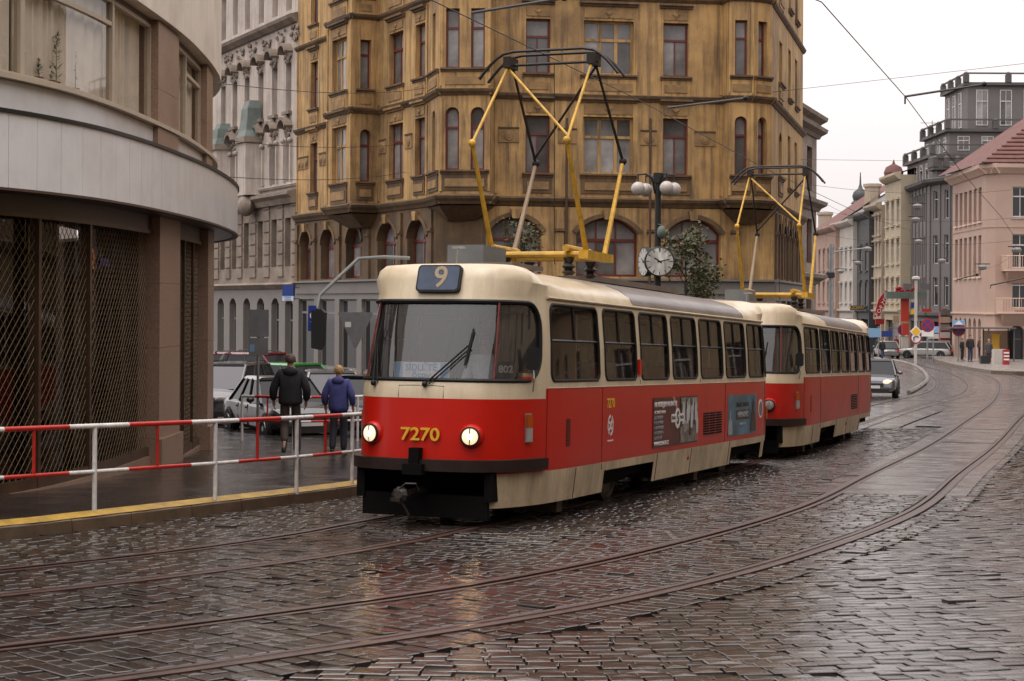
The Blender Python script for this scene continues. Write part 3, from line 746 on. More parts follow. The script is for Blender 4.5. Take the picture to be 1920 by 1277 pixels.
MB().box(-.3, .3, -.06, .06, .12, .62).build('panel', M['sign_blue'], sg); MB().box(-.3, .3, -.058, .058, -.1, .118).build('name_strip', M['sign_cyan'], sg)
text('lettering', 'ČESKÁ', .13, M['sign_blue'], sg, TR(-.02, -.062, .05) @ RX(R_(90)), sx=1.0); text('lettering', 'spořitelna', .09, M['sign_blue'], sg, TR(0, -.062, -.05) @ RX(R_(90)))
MB().tube((.3, 0, .5), (.55, .05, .5), .02).tube((.3, 0, 0), (.55, .05, 0), .02).build('bracket', M['dark_metal'], sg)

# ------------------------------------------------------------------ near corner shop with curved canopy
M['shop_cream'] = mat('cream_stone_cladding', (.74, .66, .56), .55, var=.08, vscale=.8, dirt=(.36, .29, .22), dscale=.7, damt=.5, streak=(.4, .33, .26), samt=.2)
M['opal'] = mat('opal_glass_cladding', (.74, .74, .74), .22, var=.06, vscale=.8, dirt=(.55, .5, .46), dscale=1.2, damt=.4, streak=(.55, .5, .45), samt=.12)
M['granite'] = mat('pink_granite', (.30, .195, .135), .35, var=.22, vscale=22, bump=.05, bscale=90, dirt=(.15, .1, .08), dscale=1.1, damt=.45)
M['bronze'] = mat('bronze_frame', (.09, .055, .032), .4, .35, var=.3, vscale=3)
M['brown_panel'] = mat('brown_lintel_panel', (.05, .03, .018), .4, var=.25, vscale=1)
M['grille'] = mat('brass_grille', (.13, .08, .033), .45, .3, var=.3, vscale=4)
M['window_cream'] = mat('cream_window_frame', (.5, .42, .32), .45, var=.15, vscale=3, dirt=(.25, .18, .12), dscale=3)
M['curtain'] = mat('pale_curtain', (.86, .82, .76), .9, var=.1, vscale=3)
M['clear'] = glass('clear_pane', (.92, .90, .87), .07); M['shop_glass'] = glass('shop_pane', (.5, .47, .44), .05)
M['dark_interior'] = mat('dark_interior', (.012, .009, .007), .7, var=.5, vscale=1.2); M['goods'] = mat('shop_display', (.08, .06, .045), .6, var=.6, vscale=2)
M['leaf'] = mat('house_plant', (.06, .12, .03), .5, var=.4, vscale=9)
M['dark_red'] = mat('terracotta_pot', (.18, .05, .03), .6)
CAN = catmull([(-11.5, 13.5, 0), (-8.6, 17.0, 0), (-7.1, 19.2, 0), (-6.28, 20.8, 0), (-5.88, 21.85, 0), (-5.55, 23.3, 0), (-5.33, 25.9, 0), (-5.3, 30.3, 0), (-5.72, 35.3, 0), (-6.75, 39, 0), (-8.6, 42.2, 0), (-11.5, 44.5, 0)], 14)
_cc = arc_len(CAN); _CP = np.array([(p.x, p.y) for p in CAN]); _CT = np.gradient(_CP, axis=0); _CT /= np.linalg.norm(_CT, axis=1)[:, None]; _CA = np.array(_cc)
def can(d, off):
    x, y = np.interp(d, _CA, _CP[:, 0]), np.interp(d, _CA, _CP[:, 1]); tx, ty = np.interp(d, _CA, _CT[:, 0]), np.interp(d, _CA, _CT[:, 1]); k = math.hypot(tx, ty)
    return Vector((x - ty / k * off, y + tx / k * off, 0)), math.atan2(ty, tx)
def can_px(px, off):
    best = None
    for d in np.arange(0, _cc[-1], .02):
        p, _ = can(d, off); q = 960 + FPX * p.x / p.y
        if q >= px: return d
        if best is None or q > best[0]: best = (q, d)
    return best[1]
cs = empty('corner_shop', (-7, 27, gz(27) + .15), 0, 'cream modernist corner shop with curved white canopy and pink granite columns', 'shop')
_ci = cs.matrix_world.inverted()
def curved(name, d0, d1, o0, o1, z0, z1, m, step=.5, parent=None, zfun=None):
    n = max(1, int(math.ceil((d1 - d0) / step))); vs_ = []
    for i in range(n + 1):
        d = d0 + (d1 - d0) * i / n
        for o, z in ((o0, z0), (o0, z1), (o1, z1), (o1, z0)):
            p, _ = can(d, o); vs_.append((p.x, p.y, z))
    fs_ = [(i * 4 + j, i * 4 + (j + 1) % 4, i * 4 + 4 + (j + 1) % 4, i * 4 + 4 + j) for i in range(n) for j in range(4)] + [(0, 1, 2, 3), tuple(n * 4 + k for k in (3, 2, 1, 0))]
    return MB(_ci).add(vs_, fs_).build(name, m, parent or cs, 30 if n > 2 else False)
EW = .55; DE = _cc[-1]
d = 2.0
while d < DE - .6:
    curved('fascia_panel', d + .004, d + .546, 0, .09, 3.30, 4.22, M['opal'], .28); d += .55
curved('canopy_rim', 2, DE - .6, -.035, .14, 4.222, 4.27, M['dark_metal']); curved('canopy_rim', 2, DE - .6, -.012, .1, 3.265, 3.298, M['gutter'])
curved('canopy_soffit', 2, DE - .6, .1, 3.0, 3.285, 3.36, M['brown_panel']); curved('canopy_top', 2, DE - .6, .14, 1.2, 4.15, 4.2, M['gutter'])
curved('spandrel_band', 1, DE - .6, EW - .02, EW + .3, 4.2, 4.73, M['opal']); curved('window_sill', 1, DE - .6, EW - .14, EW + .3, 4.735, 4.8, M['window_cream'])
curved('lintel', 1, DE - .6, EW, EW + .3, 3.02, 3.283, M['brown_panel']); curved('lintel_trim', 1, DE - .6, EW - .03, EW, 2.99, 3.05, M['bronze'])
curved('upper_wall', 1, DE - .6, EW - .2, EW + .5, 6.46, 13, M['shop_cream'], .4); curved('window_head', 1, DE - .6, EW + .02, EW + .3, 6.38, 6.458, M['bronze'])
# columns
cols = [(can_px(283, EW), can_px(322, EW)), (can_px(386, EW - .1), can_px(397, EW - .1))]
dcols = [(a, max(b, a + .45)) for a, b in cols]
dleft = can_px(-330, EW); dcols.insert(0, (dleft - .55, dleft))
for a, b in dcols:
    zb = gz(can(a, EW)[0].y) + .1
    curved('column_base', a - .06, b + .06, EW - .2, EW + .5, zb, zb + .5, M['granite'])
    for z0, z1 in ((zb + .505, 1.15), (1.155, 2.2), (2.205, 3.28)): curved('granite_slab', a, b, EW - .14, EW + .4, z0, z1, M['granite'])
    for z0, z1 in ((4.21, 5.35), (5.355, 6.44)): curved('granite_slab', a, b, EW - .1, EW + .4, z0, z1, M['granite'])
# shopfront bays between the columns
def grille(d0, d1, z0, z1, off, w=.15, name='roller_grille'):
    mb = MB(_ci); Ld = d1 - d0; H = z1 - z0; h = H / round(H / (w * 1.05)) - 1e-5; r = .005
    def seg(pts): mb.path([(*can(d0 + a, off)[0].xy, z0 + b) for a, b in pts], r, 4, cap=False)
    k = -int(H / h) - 1
    while k * w < Ld:
        for sgn in (1, -1):
            pts = []
            for q in range(int(H / h) + 2):
                a = k * w + q * w if sgn > 0 else (k + H / h + 1) * w - q * w
                b = q * h
                pts.append((a, b))
            pts = [(a, b) for a, b in pts if -.001 <= a <= Ld and b <= H]
            if len(pts) > 1: seg(pts)
        k += 1
    return mb.build(name, M['grille'], cs)
def bay(d0, d1, cuts, zb):
    edges = [d0] + cuts + [d1]
    curved('stall_riser', d0, d1, EW - .02, EW + .35, zb - .3, zb + .2, M['granite'])
    for a, b in zip(edges, edges[1:]):
        if a > d0: curved('mullion', a - .035, a + .035, EW + .0, EW + .14, zb + .2, 3.02, M['bronze'])
        curved('bottom_rail', a + .036, b - .036, EW + .01, EW + .1, zb + .2, zb + .34, M['bronze'])
        curved('display_window', a + .036, b - .036, EW + .2, EW + .21, zb + .2, 3.02, M['shop_glass'])
        grille(a + .04, b - .04, zb + .34, 3.02, EW + .05)
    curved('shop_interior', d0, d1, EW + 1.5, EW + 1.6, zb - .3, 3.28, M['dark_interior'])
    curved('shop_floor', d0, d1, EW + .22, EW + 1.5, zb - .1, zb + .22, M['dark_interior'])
A0, A1, A2 = dcols[0], dcols[1], dcols[2]
b0 = gz(24) + .17; b1 = gz(33) + .17
bay(A0[1], A1[0], [can_px(-160, EW), can_px(-45, EW), can_px(75, EW), can_px(170, EW)], b0 - .15)
bay(A1[1], A2[0], [A1[1] + (A2[0] - A1[1]) * f for f in (.38, .7)], b1 - .1)
bay(A2[1], DE - 1.0, [A2[1] + k for k in (2, 4, 6)], gz(38) + .1)
for i in range(26):       # goods on show behind the glass
    dd = rs.uniform(A0[1] + 1, A1[0] - .3); h = rs.uniform(.3, 1.3); zb = rs.choice((b0 + .1, b0 + .1, b0 + 1.2))
    w_ = rs.uniform(.1, .5); curved('display_item', dd, dd + w_, EW + rs.uniform(.5, .8), EW + rs.uniform(.9, 1.2), zb, zb + h * .8, M['goods'])
curved('display_board', can_px(185, EW) , can_px(245, EW), EW + .5, EW + .54, b0 + .3, 2.3, M['grey_shop'])
M['logo_orange'] = mat('orange_lettering', (.75, .2, .01), .4); M['logo_blue'] = mat('blue_lettering', (.01, .03, .2), .4)
def on_shop(dd, off, z): p, a = can(dd, off); return _ci @ TR(p.x, p.y, z) @ RZ(a) @ RX(R_(90))
text('shop_lettering', 'Q', .36, M['logo_orange'], cs, on_shop(can_px(192, EW), EW + .17, 2.53), bold=.012); text('shop_lettering', 'dom', .24, M['logo_blue'], cs, on_shop(can_px(216, EW), EW + .17, 2.5), bold=.006)
text('shop_lettering', 'nk', .24, M['logo_blue'], cs, on_shop(can_px(2, EW), EW + .17, 2.5), bold=.006)
# upper windows
def upper(d0, d1, cuts, trans):
    e = [d0] + cuts + [d1]
    for i, (a, b) in enumerate(zip(e, e[1:])):
        for x in (a, b - .05): curved('window_frame', x, x + .05, EW + .02, EW + .12, 4.8, 6.38, M['window_cream'])
        curved('window_frame', a + .05, b - .05, EW + .02, EW + .12, 4.8, 4.86, M['window_cream'])
        curved('window_frame', a + .05, b - .05, EW + .02, EW + .12, 6.32, 6.378, M['window_cream'])
        if i in trans: curved('transom', a + .05, b - .05, EW + .03, EW + .11, 5.98, 6.04, M['window_cream'])
        curved('window_pane', a + .05, b - .05, EW + .07, EW + .075, 4.86, 6.32, M['clear'])
        mb = MB(_ci); n = max(8, int((b - a) / .045)); vs_ = []      # pleated curtain
        for k in range(n + 1):
            p, _ = can(a + .05 + (b - a - .1) * k / n, EW + .22 + .035 * math.sin(k * 1.9) + .02 * math.sin(k * .7))
            vs_ += [(p.x, p.y, 4.82), (p.x, p.y, 6.4)]
        mb.add(vs_, [(2 * k, 2 * k + 2, 2 * k + 3, 2 * k + 1) for k in range(n)]).build('curtain', M['curtain'], cs, True)
upper(A0[1], A1[0], [can_px(-200, EW), can_px(42, EW), can_px(213, EW)], (0, 2)); upper(A1[1], A2[0], [A1[1] + (A2[0] - A1[1]) * .42], (1,)); upper(A2[1], DE - 1, [A2[1] + 2, A2[1] + 4], (1,))
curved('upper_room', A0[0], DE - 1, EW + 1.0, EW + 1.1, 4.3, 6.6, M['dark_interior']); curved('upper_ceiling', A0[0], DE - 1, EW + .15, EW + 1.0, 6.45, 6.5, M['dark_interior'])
for px, h, sp in ((52, .6, .13), (120, .72, .17), (155, .55, .06), (87, .25, .12), (110, .2, .1)):
    dd = can_px(px, EW); p, a = can(dd, EW + .13); pt = empty('potted_plant', (p.x, p.y, 4.8), 0, {52: 'bushy green pot plant at the left of the upstairs window', 120: 'tall spiky pot plant in the middle of the upstairs window', 155: 'thin upright pot plant at the right of the upstairs window', 87: 'small low pot plant between the bushy and the spiky one upstairs', 110: 'tiny pot plant beside the spiky one upstairs'}[px], 'plant', 'plants on the upstairs window sill')
    MB().lathe([(.045, 0), (.06, .09), (.065, .1)], 10).build('pot', M['dark_red'], pt, True)
    mb = MB(); mb.tube((0, 0, .08), (0, 0, h * .8), .007, .004, 5)
    for q in range(60 if sp > .1 else 26):
        z = .12 + h * .88 * rs.random(); an = rs.uniform(0, 2 * PI); l = sp * rs.uniform(.5, 1.1) * (1.2 - .6 * z / h); v = Vector((math.cos(an), math.sin(an), rs.uniform(.1, .9))).normalized() * l; s_ = v.cross(Vector((0, 0, 1))).normalized() * .012
        c = Vector((0, 0, z)); mb.add([tuple(c), tuple(c + v * .5 + s_), tuple(c + v), tuple(c + v * .5 - s_)], [(0, 1, 2, 3)])
    mb.build('foliage', M['leaf'], pt)
hb = empty('hanging_basket', tuple(can(can_px(112, EW), EW + .25)[0].xy) + (6.1,), 0, 'reddish hanging basket behind the upstairs window', 'basket')
MB().ball((0, 0, 0), .2, 12, 8, (1, 1, .6)).build('bowl', M['dark_red'], hb, True); MB().tube((-.15, 0, .05), (0, 0, .3), .006).tube((.15, 0, .05), (0, 0, .3), .006).build('cord', M['dark_metal'], hb)

M['room_wall'] = M['dark_interior']
# ------------------------------------------------------------------ far right side of the street
M['pink'] = mat('salmon_render', (.44, .31, .25), .75, var=.07, vscale=.4, dirt=(.38, .22, .16), dscale=.3, damt=.4)
M['pink_trim'] = mat('pale_salmon_trim', (.62, .45, .36), .7, var=.1, vscale=.5)
M['tile'] = mat('red_roof_tile', (.13, .058, .05), .85, var=.3, vscale=2, dirt=(.14, .05, .04), dscale=.6)
M['grey_render'] = mat('grey_render', (.155, .14, .135), .7, var=.1, vscale=.4, dirt=(.09, .08, .08), dscale=.4)
M['grey_dark'] = mat('dark_grey_trim', (.085, .078, .075), .7, var=.15, vscale=1)
M['far_cream'] = mat('far_cream_render', (.42, .34, .255), .75, var=.1, vscale=.4, dirt=(.25, .19, .14), dscale=.3, streak=(.2, .15, .11), samt=.4)
M['far_white'] = mat('far_white_render', (.47, .43, .385), .75, var=.1, vscale=.4, dirt=(.3, .26, .22), dscale=.3)
M['far_black'] = mat('soot_dark_render', (.05, .05, .052), .6, var=.2, vscale=.5)
M['far_yellow'] = mat('far_yellow_render', (.42, .35, .25), .75, var=.1, vscale=.5)
M['far_brick'] = mat('far_pink_stone', (.38, .25, .2), .75, var=.15, vscale=.4, dirt=(.24, .16, .13), dscale=.3)
M['red_banner'] = mat('red_banner', (.40, .035, .018), .5, var=.1, vscale=.6); M['sign_red'] = mat('sign_red', (.3, .014, .014), .4); M['sign_yellow'] = mat('sign_yellow', (.75, .42, .02), .4)
pk = empty('salmon_house', (36, 122, gz(122)), 0, 'salmon pink corner house with red tiled roof and balconies at the right edge', 'house')
PL = Facade(pk, (33.7, 129.8), (33.1, 118.6)); PR = Facade(pk, (33.6, 118.0), (54, 118.6)); PC = Facade(pk, (33.1, 118.6), (33.6, 118.0))
for k in range(6):
    u = .9 + k * 1.6
    window(PL, u, u + .95, 7.9, 10.3, cols=1, trans=.66, fm='pink_trim', pm='pane_dark', recess=.25); window(PL, u, u + .95, 4.0, 6.9, cols=1, trans=.66, fm='pink_trim', pm='pane_dark', recess=.25)
    window(PL, u, u + .95, -2.0, 1.0, rise=.47, cols=1, trans=0, fm='pink', pm='pink', recess=.4, name='blind_arch')
    for z in (7.75, 3.85): PL.block(u - .1, u + 1.05, .12, z, z + .13, 'sill', M['pink_trim'])
for u in (1.2, 4.9, 8.6, 12.4):
    window(PR, u, u + 1.15, 8.1, 10.2, cols=2, fm='white_frame', pm='pane_dark', recess=.15); PR.course([(.06, 7.95), (.1, 8.05)], 'sill', M['white_frame'], u - .1, u + 1.25)
    for z in (4.55, 1.75): window(PR, u, u + 1.15, z, z + 2.35, cols=2, fm='white_frame', pm='pane_dark', recess=.15, name='balcony_door' if u < 2 else 'window')
window(PR, 1.0, 2.1, -2.5, .55, rise=.5, cols=1, pm='pane_dark', fm='grey_dark', recess=.35, name='entrance')
mb = MB()
for F in (PL, PR, PC): F.wall(mb, -4, 11.3)
mb.build('wall', [M['pink']], pk)
for F in (PL, PR, PC):
    F.course([(.1, 11.1), (.3, 11.3), (.55, 11.5), (.6, 11.75), (.1, 11.85)], 'eaves_cornice', M['pink_trim'], ext=.35); F.course([(.06, 1.25), (.12, 1.33), (.12, 1.42)], 'string_course', M['pink_trim'], ext=.08)
    F.course([(.03, 7.35), (.06, 7.42)], 'string_course', M['pink_trim'], ext=.05)
for z, w_ in ((4.45, 1.3), (1.5, 1.7)):
    c = 1.75; A = [(c - w_, 0), (c - w_ * .9, -.95), (c + w_ * .9, -.95), (c + w_, 0)]
    MB(PR.T).prism([(x, y, z - .14) for x, y in A], (0, 0, .14)).build('balcony_slab', M['pink_trim'], pk)
    mb = MB(PR.T); n = 16
    for (xa, ya), (xb, yb_) in zip(A, A[1:]):
        for q in range(n):
            t = q / n; x, y = xa + (xb - xa) * t, ya + (yb_ - ya) * t; mb.box(x - .012, x + .012, y - .012, y + .012, z, z + .9)
        mb.tube((xa, ya, z + .92), (xb, yb_, z + .92), .03)
    mb.build('balcony_rail', M['pink_trim'], pk)
    MB(PR.T).add([(c - w_ * .7, 0, z - 1.0), (c + w_ * .7, 0, z - 1.0), (c + w_ * .85, -.85, z - .15), (c - w_ * .85, -.85, z - .15), (c - w_ * .85, 0, z - .15), (c + w_ * .85, 0, z - .15)], [(0, 1, 2, 3), (0, 3, 4), (1, 5, 2)]).build('balcony_bracket', M['pink'], pk)
I = pk.matrix_world.inverted()
MB(I).add([(32.6, 130.2, 11.8), (32.5, 117.5, 11.8), (55, 117.6, 11.8), (55, 125, 16.5), (39.5, 125, 16.5), (39.5, 130.2, 16.5)], [(0, 1, 4, 5), (1, 2, 3, 4)]).build('roof', M['tile'], pk)
mb = MB(I)
for k in range(14):
    t = k / 14; a = Vector((32.5, 117.5, 11.86)).lerp(Vector((39.5, 125, 16.56)), t); b_ = Vector((55, 117.6, 11.86)).lerp(Vector((55, 125, 16.56)), t); mb.tube(a, b_, .06, n=5)
mb.build('tile_courses', M['tile'], pk)
MB(I).box(42.2, 43.6, 122.5, 123.6, 13.5, 17.6).build('chimney', M['far_cream'], pk)
st = empty('street_name_plate', tuple(at(1912, 586, 117.7)), 0, 'small red street name plate on the salmon house', 'sign'); MB().box(-.32, .32, -.03, .03, -.14, .14).build('plate', M['sign_red'], st); text('lettering', 'VODIČKOVA', .1, M['sign_white'], st, TR(0, -.033, 0) @ RX(R_(90)))

gy = empty('grey_stepped_house', (34.5, 140, gz(140)), 0, 'grey stepped office house with roof terraces and a top tower behind the salmon house', 'house')
GL = Facade(gy, (34.6, 150.5), (34.0, 138.5)); GC = Facade(gy, (34.0, 138.5), (35.2, 134.5)); GR = Facade(gy, (35.2, 134.5), (52, 134.6))
for F, us in ((GL, [.6 + 1.55 * k for k in range(7)]), (GC, [.7, 2.4]), (GR, [.9 + 2.2 * k for k in range(7)])):
    for z in (8.9, 5.3, 1.9):
        for u in us: window(F, u, u + .75, z, z + 2.3, cols=1, trans=.7, fm='white_frame', pm='pane_dark', recess=.12, bar=.05)
    n = max(2, int(F.L / 3.6))
    for i in range(n): window(F, i * F.L / n + .4, (i + 1) * F.L / n - .4, -2.2, .6, cols=2, trans=.75, fm='grey_dark', pm='pane_dark', recess=.3, name='shop_window')
mb = MB()
for F in (GL, GC, GR): F.wall(mb, -4.5, 12.0)
mb.build('wall', [M['grey_render']], gy)
for F in (GL, GC, GR):
    F.course([(.2, 11.7), (.5, 11.9), (.55, 12.15), (.1, 12.25)], 'eaves_cornice', M['grey_dark'], ext=.3); F.course([(.15, .95), (.3, 1.1), (.3, 1.35), (.1, 1.4)], 'fascia', M['grey_dark'], ext=.2)
    for u in np.arange(.1, F.L, 1.55): F.block(u, u + .22, .1, 1.4, 11.7, 'pilaster', M['grey_render'])
def tier(x0, x1, y0, y1, z0, z1, wins):
    c = MB(I2).box(x0, x1, y0, y1, z0, z1).build('storey', M['grey_render'], gy)
    MB(I2).box(x0 - .35, x1 + .35, y0 - .35, y1 + .35, z1 + .003, z1 + .25).build('terrace_edge', M['grey_dark'], gy)
    F = Facade(gy, (x0, y0 - .004), (x1, y0 - .004)); FL = Facade(gy, (x0 - .004, y1), (x0 - .004, y0))
    for u in np.arange(.7, F.L - 1, 2.0): window(F, u, u + 1.0, z0 + .35, z1 - .35, cols=2, fm='white_frame', pm='pane', recess=-.05, hole=False, bar=.06)
    for u in np.arange(.8, FL.L - 1, 2.0): window(FL, u, u + .9, z0 + .35, z1 - .35, cols=1, fm='white_frame', pm='pane_dark', recess=-.05, hole=False, bar=.06)
    for x, y in [(x0 - .2 + (x1 - x0 + .4) * k / 4, y0 - .2) for k in range(5)] + [(x0 - .2, y0 - .2 + (y1 - y0) * k / 3) for k in range(1, 4)]:
        MB(I2).box(x - .22, x + .22, y - .22, y + .22, z1 + .25, z1 + .9).lathe([(.2, .9), (.22, 1.0), (.12, 1.12), (.02, 1.15)], 10, (x, y, z1)).build('parapet_pier', M['grey_dark'], gy)
    mb = MB(I2); mb.box(x0 - .2, x1 + .2, y0 - .26, y0 - .14, z1 + .95, z1 + 1.08); mb.box(x0 - .26, x0 - .14, y0, y1, z1 + .95, z1 + 1.08); mb.build('parapet_rail', M['grey_dark'], gy)
I2 = gy.matrix_world.inverted()
tier(34.9, 52, 140.5, 150, 12.15, 14.2, 5); tier(36.4, 52, 141.5, 150, 14.5, 16.4, 5); tier(38.2, 52, 142.5, 150, 16.7, 20.4, 5)
tier(34.7, 38, 138.8, 140.2, 12.16, 13.0, 2)
MB(I2).tube((35.6, 144, 14.3), (35.6, 144, 17.6), .03).tube((34.6, 144, 17.4), (36.6, 144, 17.4), .02).tube((34.9, 144, 16.9), (36.3, 144, 16.9), .02).build('aerial', M['dark_metal'], gy)
def far_house(name, label, pxa, pxb, xoff, z_eave, wm, rows, ncol, rm=None, rtop=0, fm='white_frame', depth=14, ground='grey_dark', gable=False, wpane='pane_dark'):
    """a house on the right-hand row; pxa is its far end, pxb its near end on the building line"""
    def on(px):
        k = (px - 960) / FPX; t = (31.6 + xoff - k * 128) / (k - .019); D = 128 + t; return (k * D, D)
    a, b_ = on(pxa), on(pxb); h = empty(name, (b_[0], b_[1], gz(b_[1])), 0, label, 'house', 'houses along the far street'); F = Facade(h, a, b_); I = h.matrix_world.inverted()
    for z0, z1 in rows:
        for k in range(ncol):
            u = F.L * (k + .5) / ncol; w_ = min(.55, F.L / ncol * .3)
            window(F, u - w_, u + w_, z0, z1, cols=2, fm=fm, pm=wpane, recess=.15, bar=.08); F.block(u - w_ - .15, u + w_ + .15, .15, z0 - .2, z0 - .03, 'sill', wm); F.block(u - w_ - .15, u + w_ + .15, .18, z1 + .12, z1 + .3, 'hood', wm)
    n = max(1, int(F.L / 4))
    for i in range(n): window(F, i * F.L / n + .4, (i + 1) * F.L / n - .4, -3.0, .6, cols=1, trans=.8, fm=ground, pm='pane_dark', recess=.3, name='shop_window')
    mb = MB(); F.wall(mb, -5.5, z_eave); mb.T = I
    fa, fb = Vector((*a, 0)), Vector((*b_, 0)); e = Vector((depth, .3, 0))
    for p in (fa, fb): mb.add([(p.x, p.y, -5.5), ((p + e).x, (p + e).y, -5.5), ((p + e).x, (p + e).y, z_eave), (p.x, p.y, z_eave)], [(0, 1, 2, 3)])
    mb.build('wall', [wm], h)
    F.course([(.15, z_eave - .4), (.4, z_eave - .2), (.55, z_eave), (.55, z_eave + .2), (.1, z_eave + .3)], 'eaves_cornice', wm, ext=.05); F.course([(.1, 1.2), (.25, 1.35), (.25, 1.5)], 'string_course', wm)
    if rm:
        m_ = e * .5
        if gable:
            mid = (fa + fb) / 2; MB(I).add([(fa.x, fa.y, z_eave + .2), (fb.x, fb.y, z_eave + .2), (mid.x, mid.y, rtop), *[tuple(Vector((p.x, p.y, z)) + e) for p, z in ((fa, z_eave + .2), (fb, z_eave + .2), (mid, rtop))]], [(0, 1, 2), (1, 4, 5, 2), (0, 2, 5, 3)]).build('roof', rm, h)
        else: MB(I).add([(fa.x, fa.y, z_eave + .25), (fb.x, fb.y, z_eave + .25), ((fb + m_).x, (fb + m_).y, rtop), ((fa + m_).x, (fa + m_).y, rtop)], [(0, 1, 2, 3)]).build('roof', rm, h)
    return h, F
R3 = [(2.2, 4.2), (5.6, 7.6), (9.0, 11.0)]
hy, F = far_house('far_house', 'narrow cream yellow house with a red domed corner next to the grey house', 1652, 1681, 1.6, 13.2, M['far_yellow'], R3, 3, M['tile'], 15.5)
MB(F.T).lathe([(.8, 0), (.85, .9), (.9, 1.0), (.7, 1.5), (.15, 1.8), (.02, 2.2)], 12, (.8, .6, 12.8)).build('corner_dome', M['tile'], hy, True)
far_house('far_house', 'cream house with strong horizontal sill bands past the yellow house', 1628, 1652, 1.4, 11.0, M['far_cream'], R3[:2] + [(8.4, 10)], 4, M['grey_dark'], 14)
far_house('far_house', 'soot dark narrow house with pale window frames', 1598, 1629, 1.0, 10.4, M['far_black'], [(1.9, 4.0), (5.2, 7.4)], 3, M['grey_dark'], 13.2, fm='far_white')
far_house('far_house', 'off-white house past the soot dark house', 1565, 1599, .6, 10.0, M['far_white'], [(2.2, 4.0), (5.6, 7.4)], 4, M['grey_render'], 14.5)
far_house('far_house', 'farthest pinkish stone house with a steep red roof and pinnacles', 1524, 1566, .2, 9.8, M['far_brick'], [(2.2, 4.2), (5.6, 7.6)], 5, M['tile'], 14.8)
tw = empty('clock_turret', (40.6, 198, 8), 0, 'slim dark onion domed turret rising over the far roofs', 'turret')
MB().lathe([(.95, 0), (.95, 3.6), (1.15, 3.7), (1.15, 4.0)], 8).build('shaft', M['far_cream'], tw)
MB().lathe([(1.0, 4.0), (1.0, 5.7), (1.15, 5.8)], 8).build('lantern', M['far_black'], tw); MB().lathe([(1.1, 5.8), (.8, 6.1), (.95, 6.6), (.8, 7.1), (.3, 7.5), (.12, 8.0), (.05, 9.4)], 12).build('onion_dome', M['far_black'], tw, True)
for px, py, D, lab in ((1547, 398, 196, 'thin stone pinnacle left of the far red roof'), (1573, 412, 190, 'thin stone pinnacle right of the far red roof'), (1636, 345, 172, 'square chimney stack beside the onion turret')):
    q = at(px, py, D); p_ = empty('pinnacle', (q.x, q.y, q.z - 5), 0, lab, 'pinnacle')
    MB().lathe([(.5, 0), (.5, 2.6), (.6, 2.7), (.35, 3.4), (.1, 4.6), (.03, 5)] if 'pinn' in lab[:14] else [(.8, 0), (.8, 4.6), (.95, 4.7), (.95, 5.0)], 6).build('shaft', M['far_cream'], p_)
ch = empty('distant_house', (31.5, 212, 0), 0, 'distant house with a tall red roof closing the street', 'house')
MB().box(-9, 7, 0, 12, -6, 9.5).build('wall', M['far_white'], ch); MB().add([(-9.3, -.3, 9.5), (7.3, -.3, 9.5), (4, 6, 15.0), (-6, 6, 15.0)], [(0, 1, 2, 3)]).build('roof', M['tile'], ch)
F = Facade(ch, (22.5, 211.99), (38.5, 211.99))
for z in (-2, 1.5, 5): 
    for u in np.arange(1, 15, 2.4): window(F, u, u + 1.1, z, z + 2, cols=2, fm='white_frame', pm='pane_dark', recess=-.06, hole=False)

# ------------------------------------------------------------------ houses on the near side of the crossing (seen in the tram glass)
M['tan_wall'] = mat('tan_stucco', (.34, .25, .15), .75, var=.15, vscale=.4, dirt=(.18, .13, .08), dscale=.3)
for p0_, p1_, m_, lab in (((26, -18), (-90, -18), 'far_white', 'pale house across the crossing, mirrored in the tram windscreen'), ((22, 69.5), (22, -17), 'tan_wall', 'tan house on the right of the crossing, mirrored in the tram side windows')):
    oh = empty('opposite_house', (*p1_, 0), 0, lab, 'house'); F = Facade(oh, p0_, p1_); n = int(F.L / 3.2)
    for z in (-.5, 4.6, 8.4, 12.2):
        for k in range(n): window(F, (k + .5) * F.L / n - .6, (k + .5) * F.L / n + .6, z, z + 2.3, cols=2, fm='white_frame', pm='pane_dark', recess=.2)
    mb = MB(); F.wall(mb, -3, 17); mb.build('wall', [M[m_]], oh); F.course([(.3, 16.6), (.7, 17), (.1, 17.3)], 'eaves_cornice', M['cream_dirty']); F.course([(.2, 3.6), (.4, 3.9), (.1, 4.0)], 'string_course', M['cream_dirty'])

# houses along the far right side of the street, scaled about the camera
CAM_SCALED = {'salmon_house': (39.6, 134.2, -2.71), 'street_name_plate': (38.76, 129.47, 1.4), 'grey_stepped_house': (37.95, 154.0, -2.95), 'far_house': (36.91, 161.22, -3.04), 'far_house.001': (36.84, 169.3, -3.13), 'far_house.002': (36.48, 173.4, -3.18), 'far_house.003': (36.16, 179.97, -3.26), 'far_house.004': (35.88, 188.29, -3.36), 'clock_turret': (44.66, 217.8, 8.61), 'pinnacle': (39.74, 215.6, 8.19), 'pinnacle.001': (40.24, 209.0, 6.92), 'pinnacle.002': (40.15, 189.2, 9.93), 'distant_house': (34.65, 233.2, -.19)}
for n_, l_ in CAM_SCALED.items():
    bpy.data.objects[n_].matrix_world = TR(*l_) @ Matrix.Scale(1.1, 4)

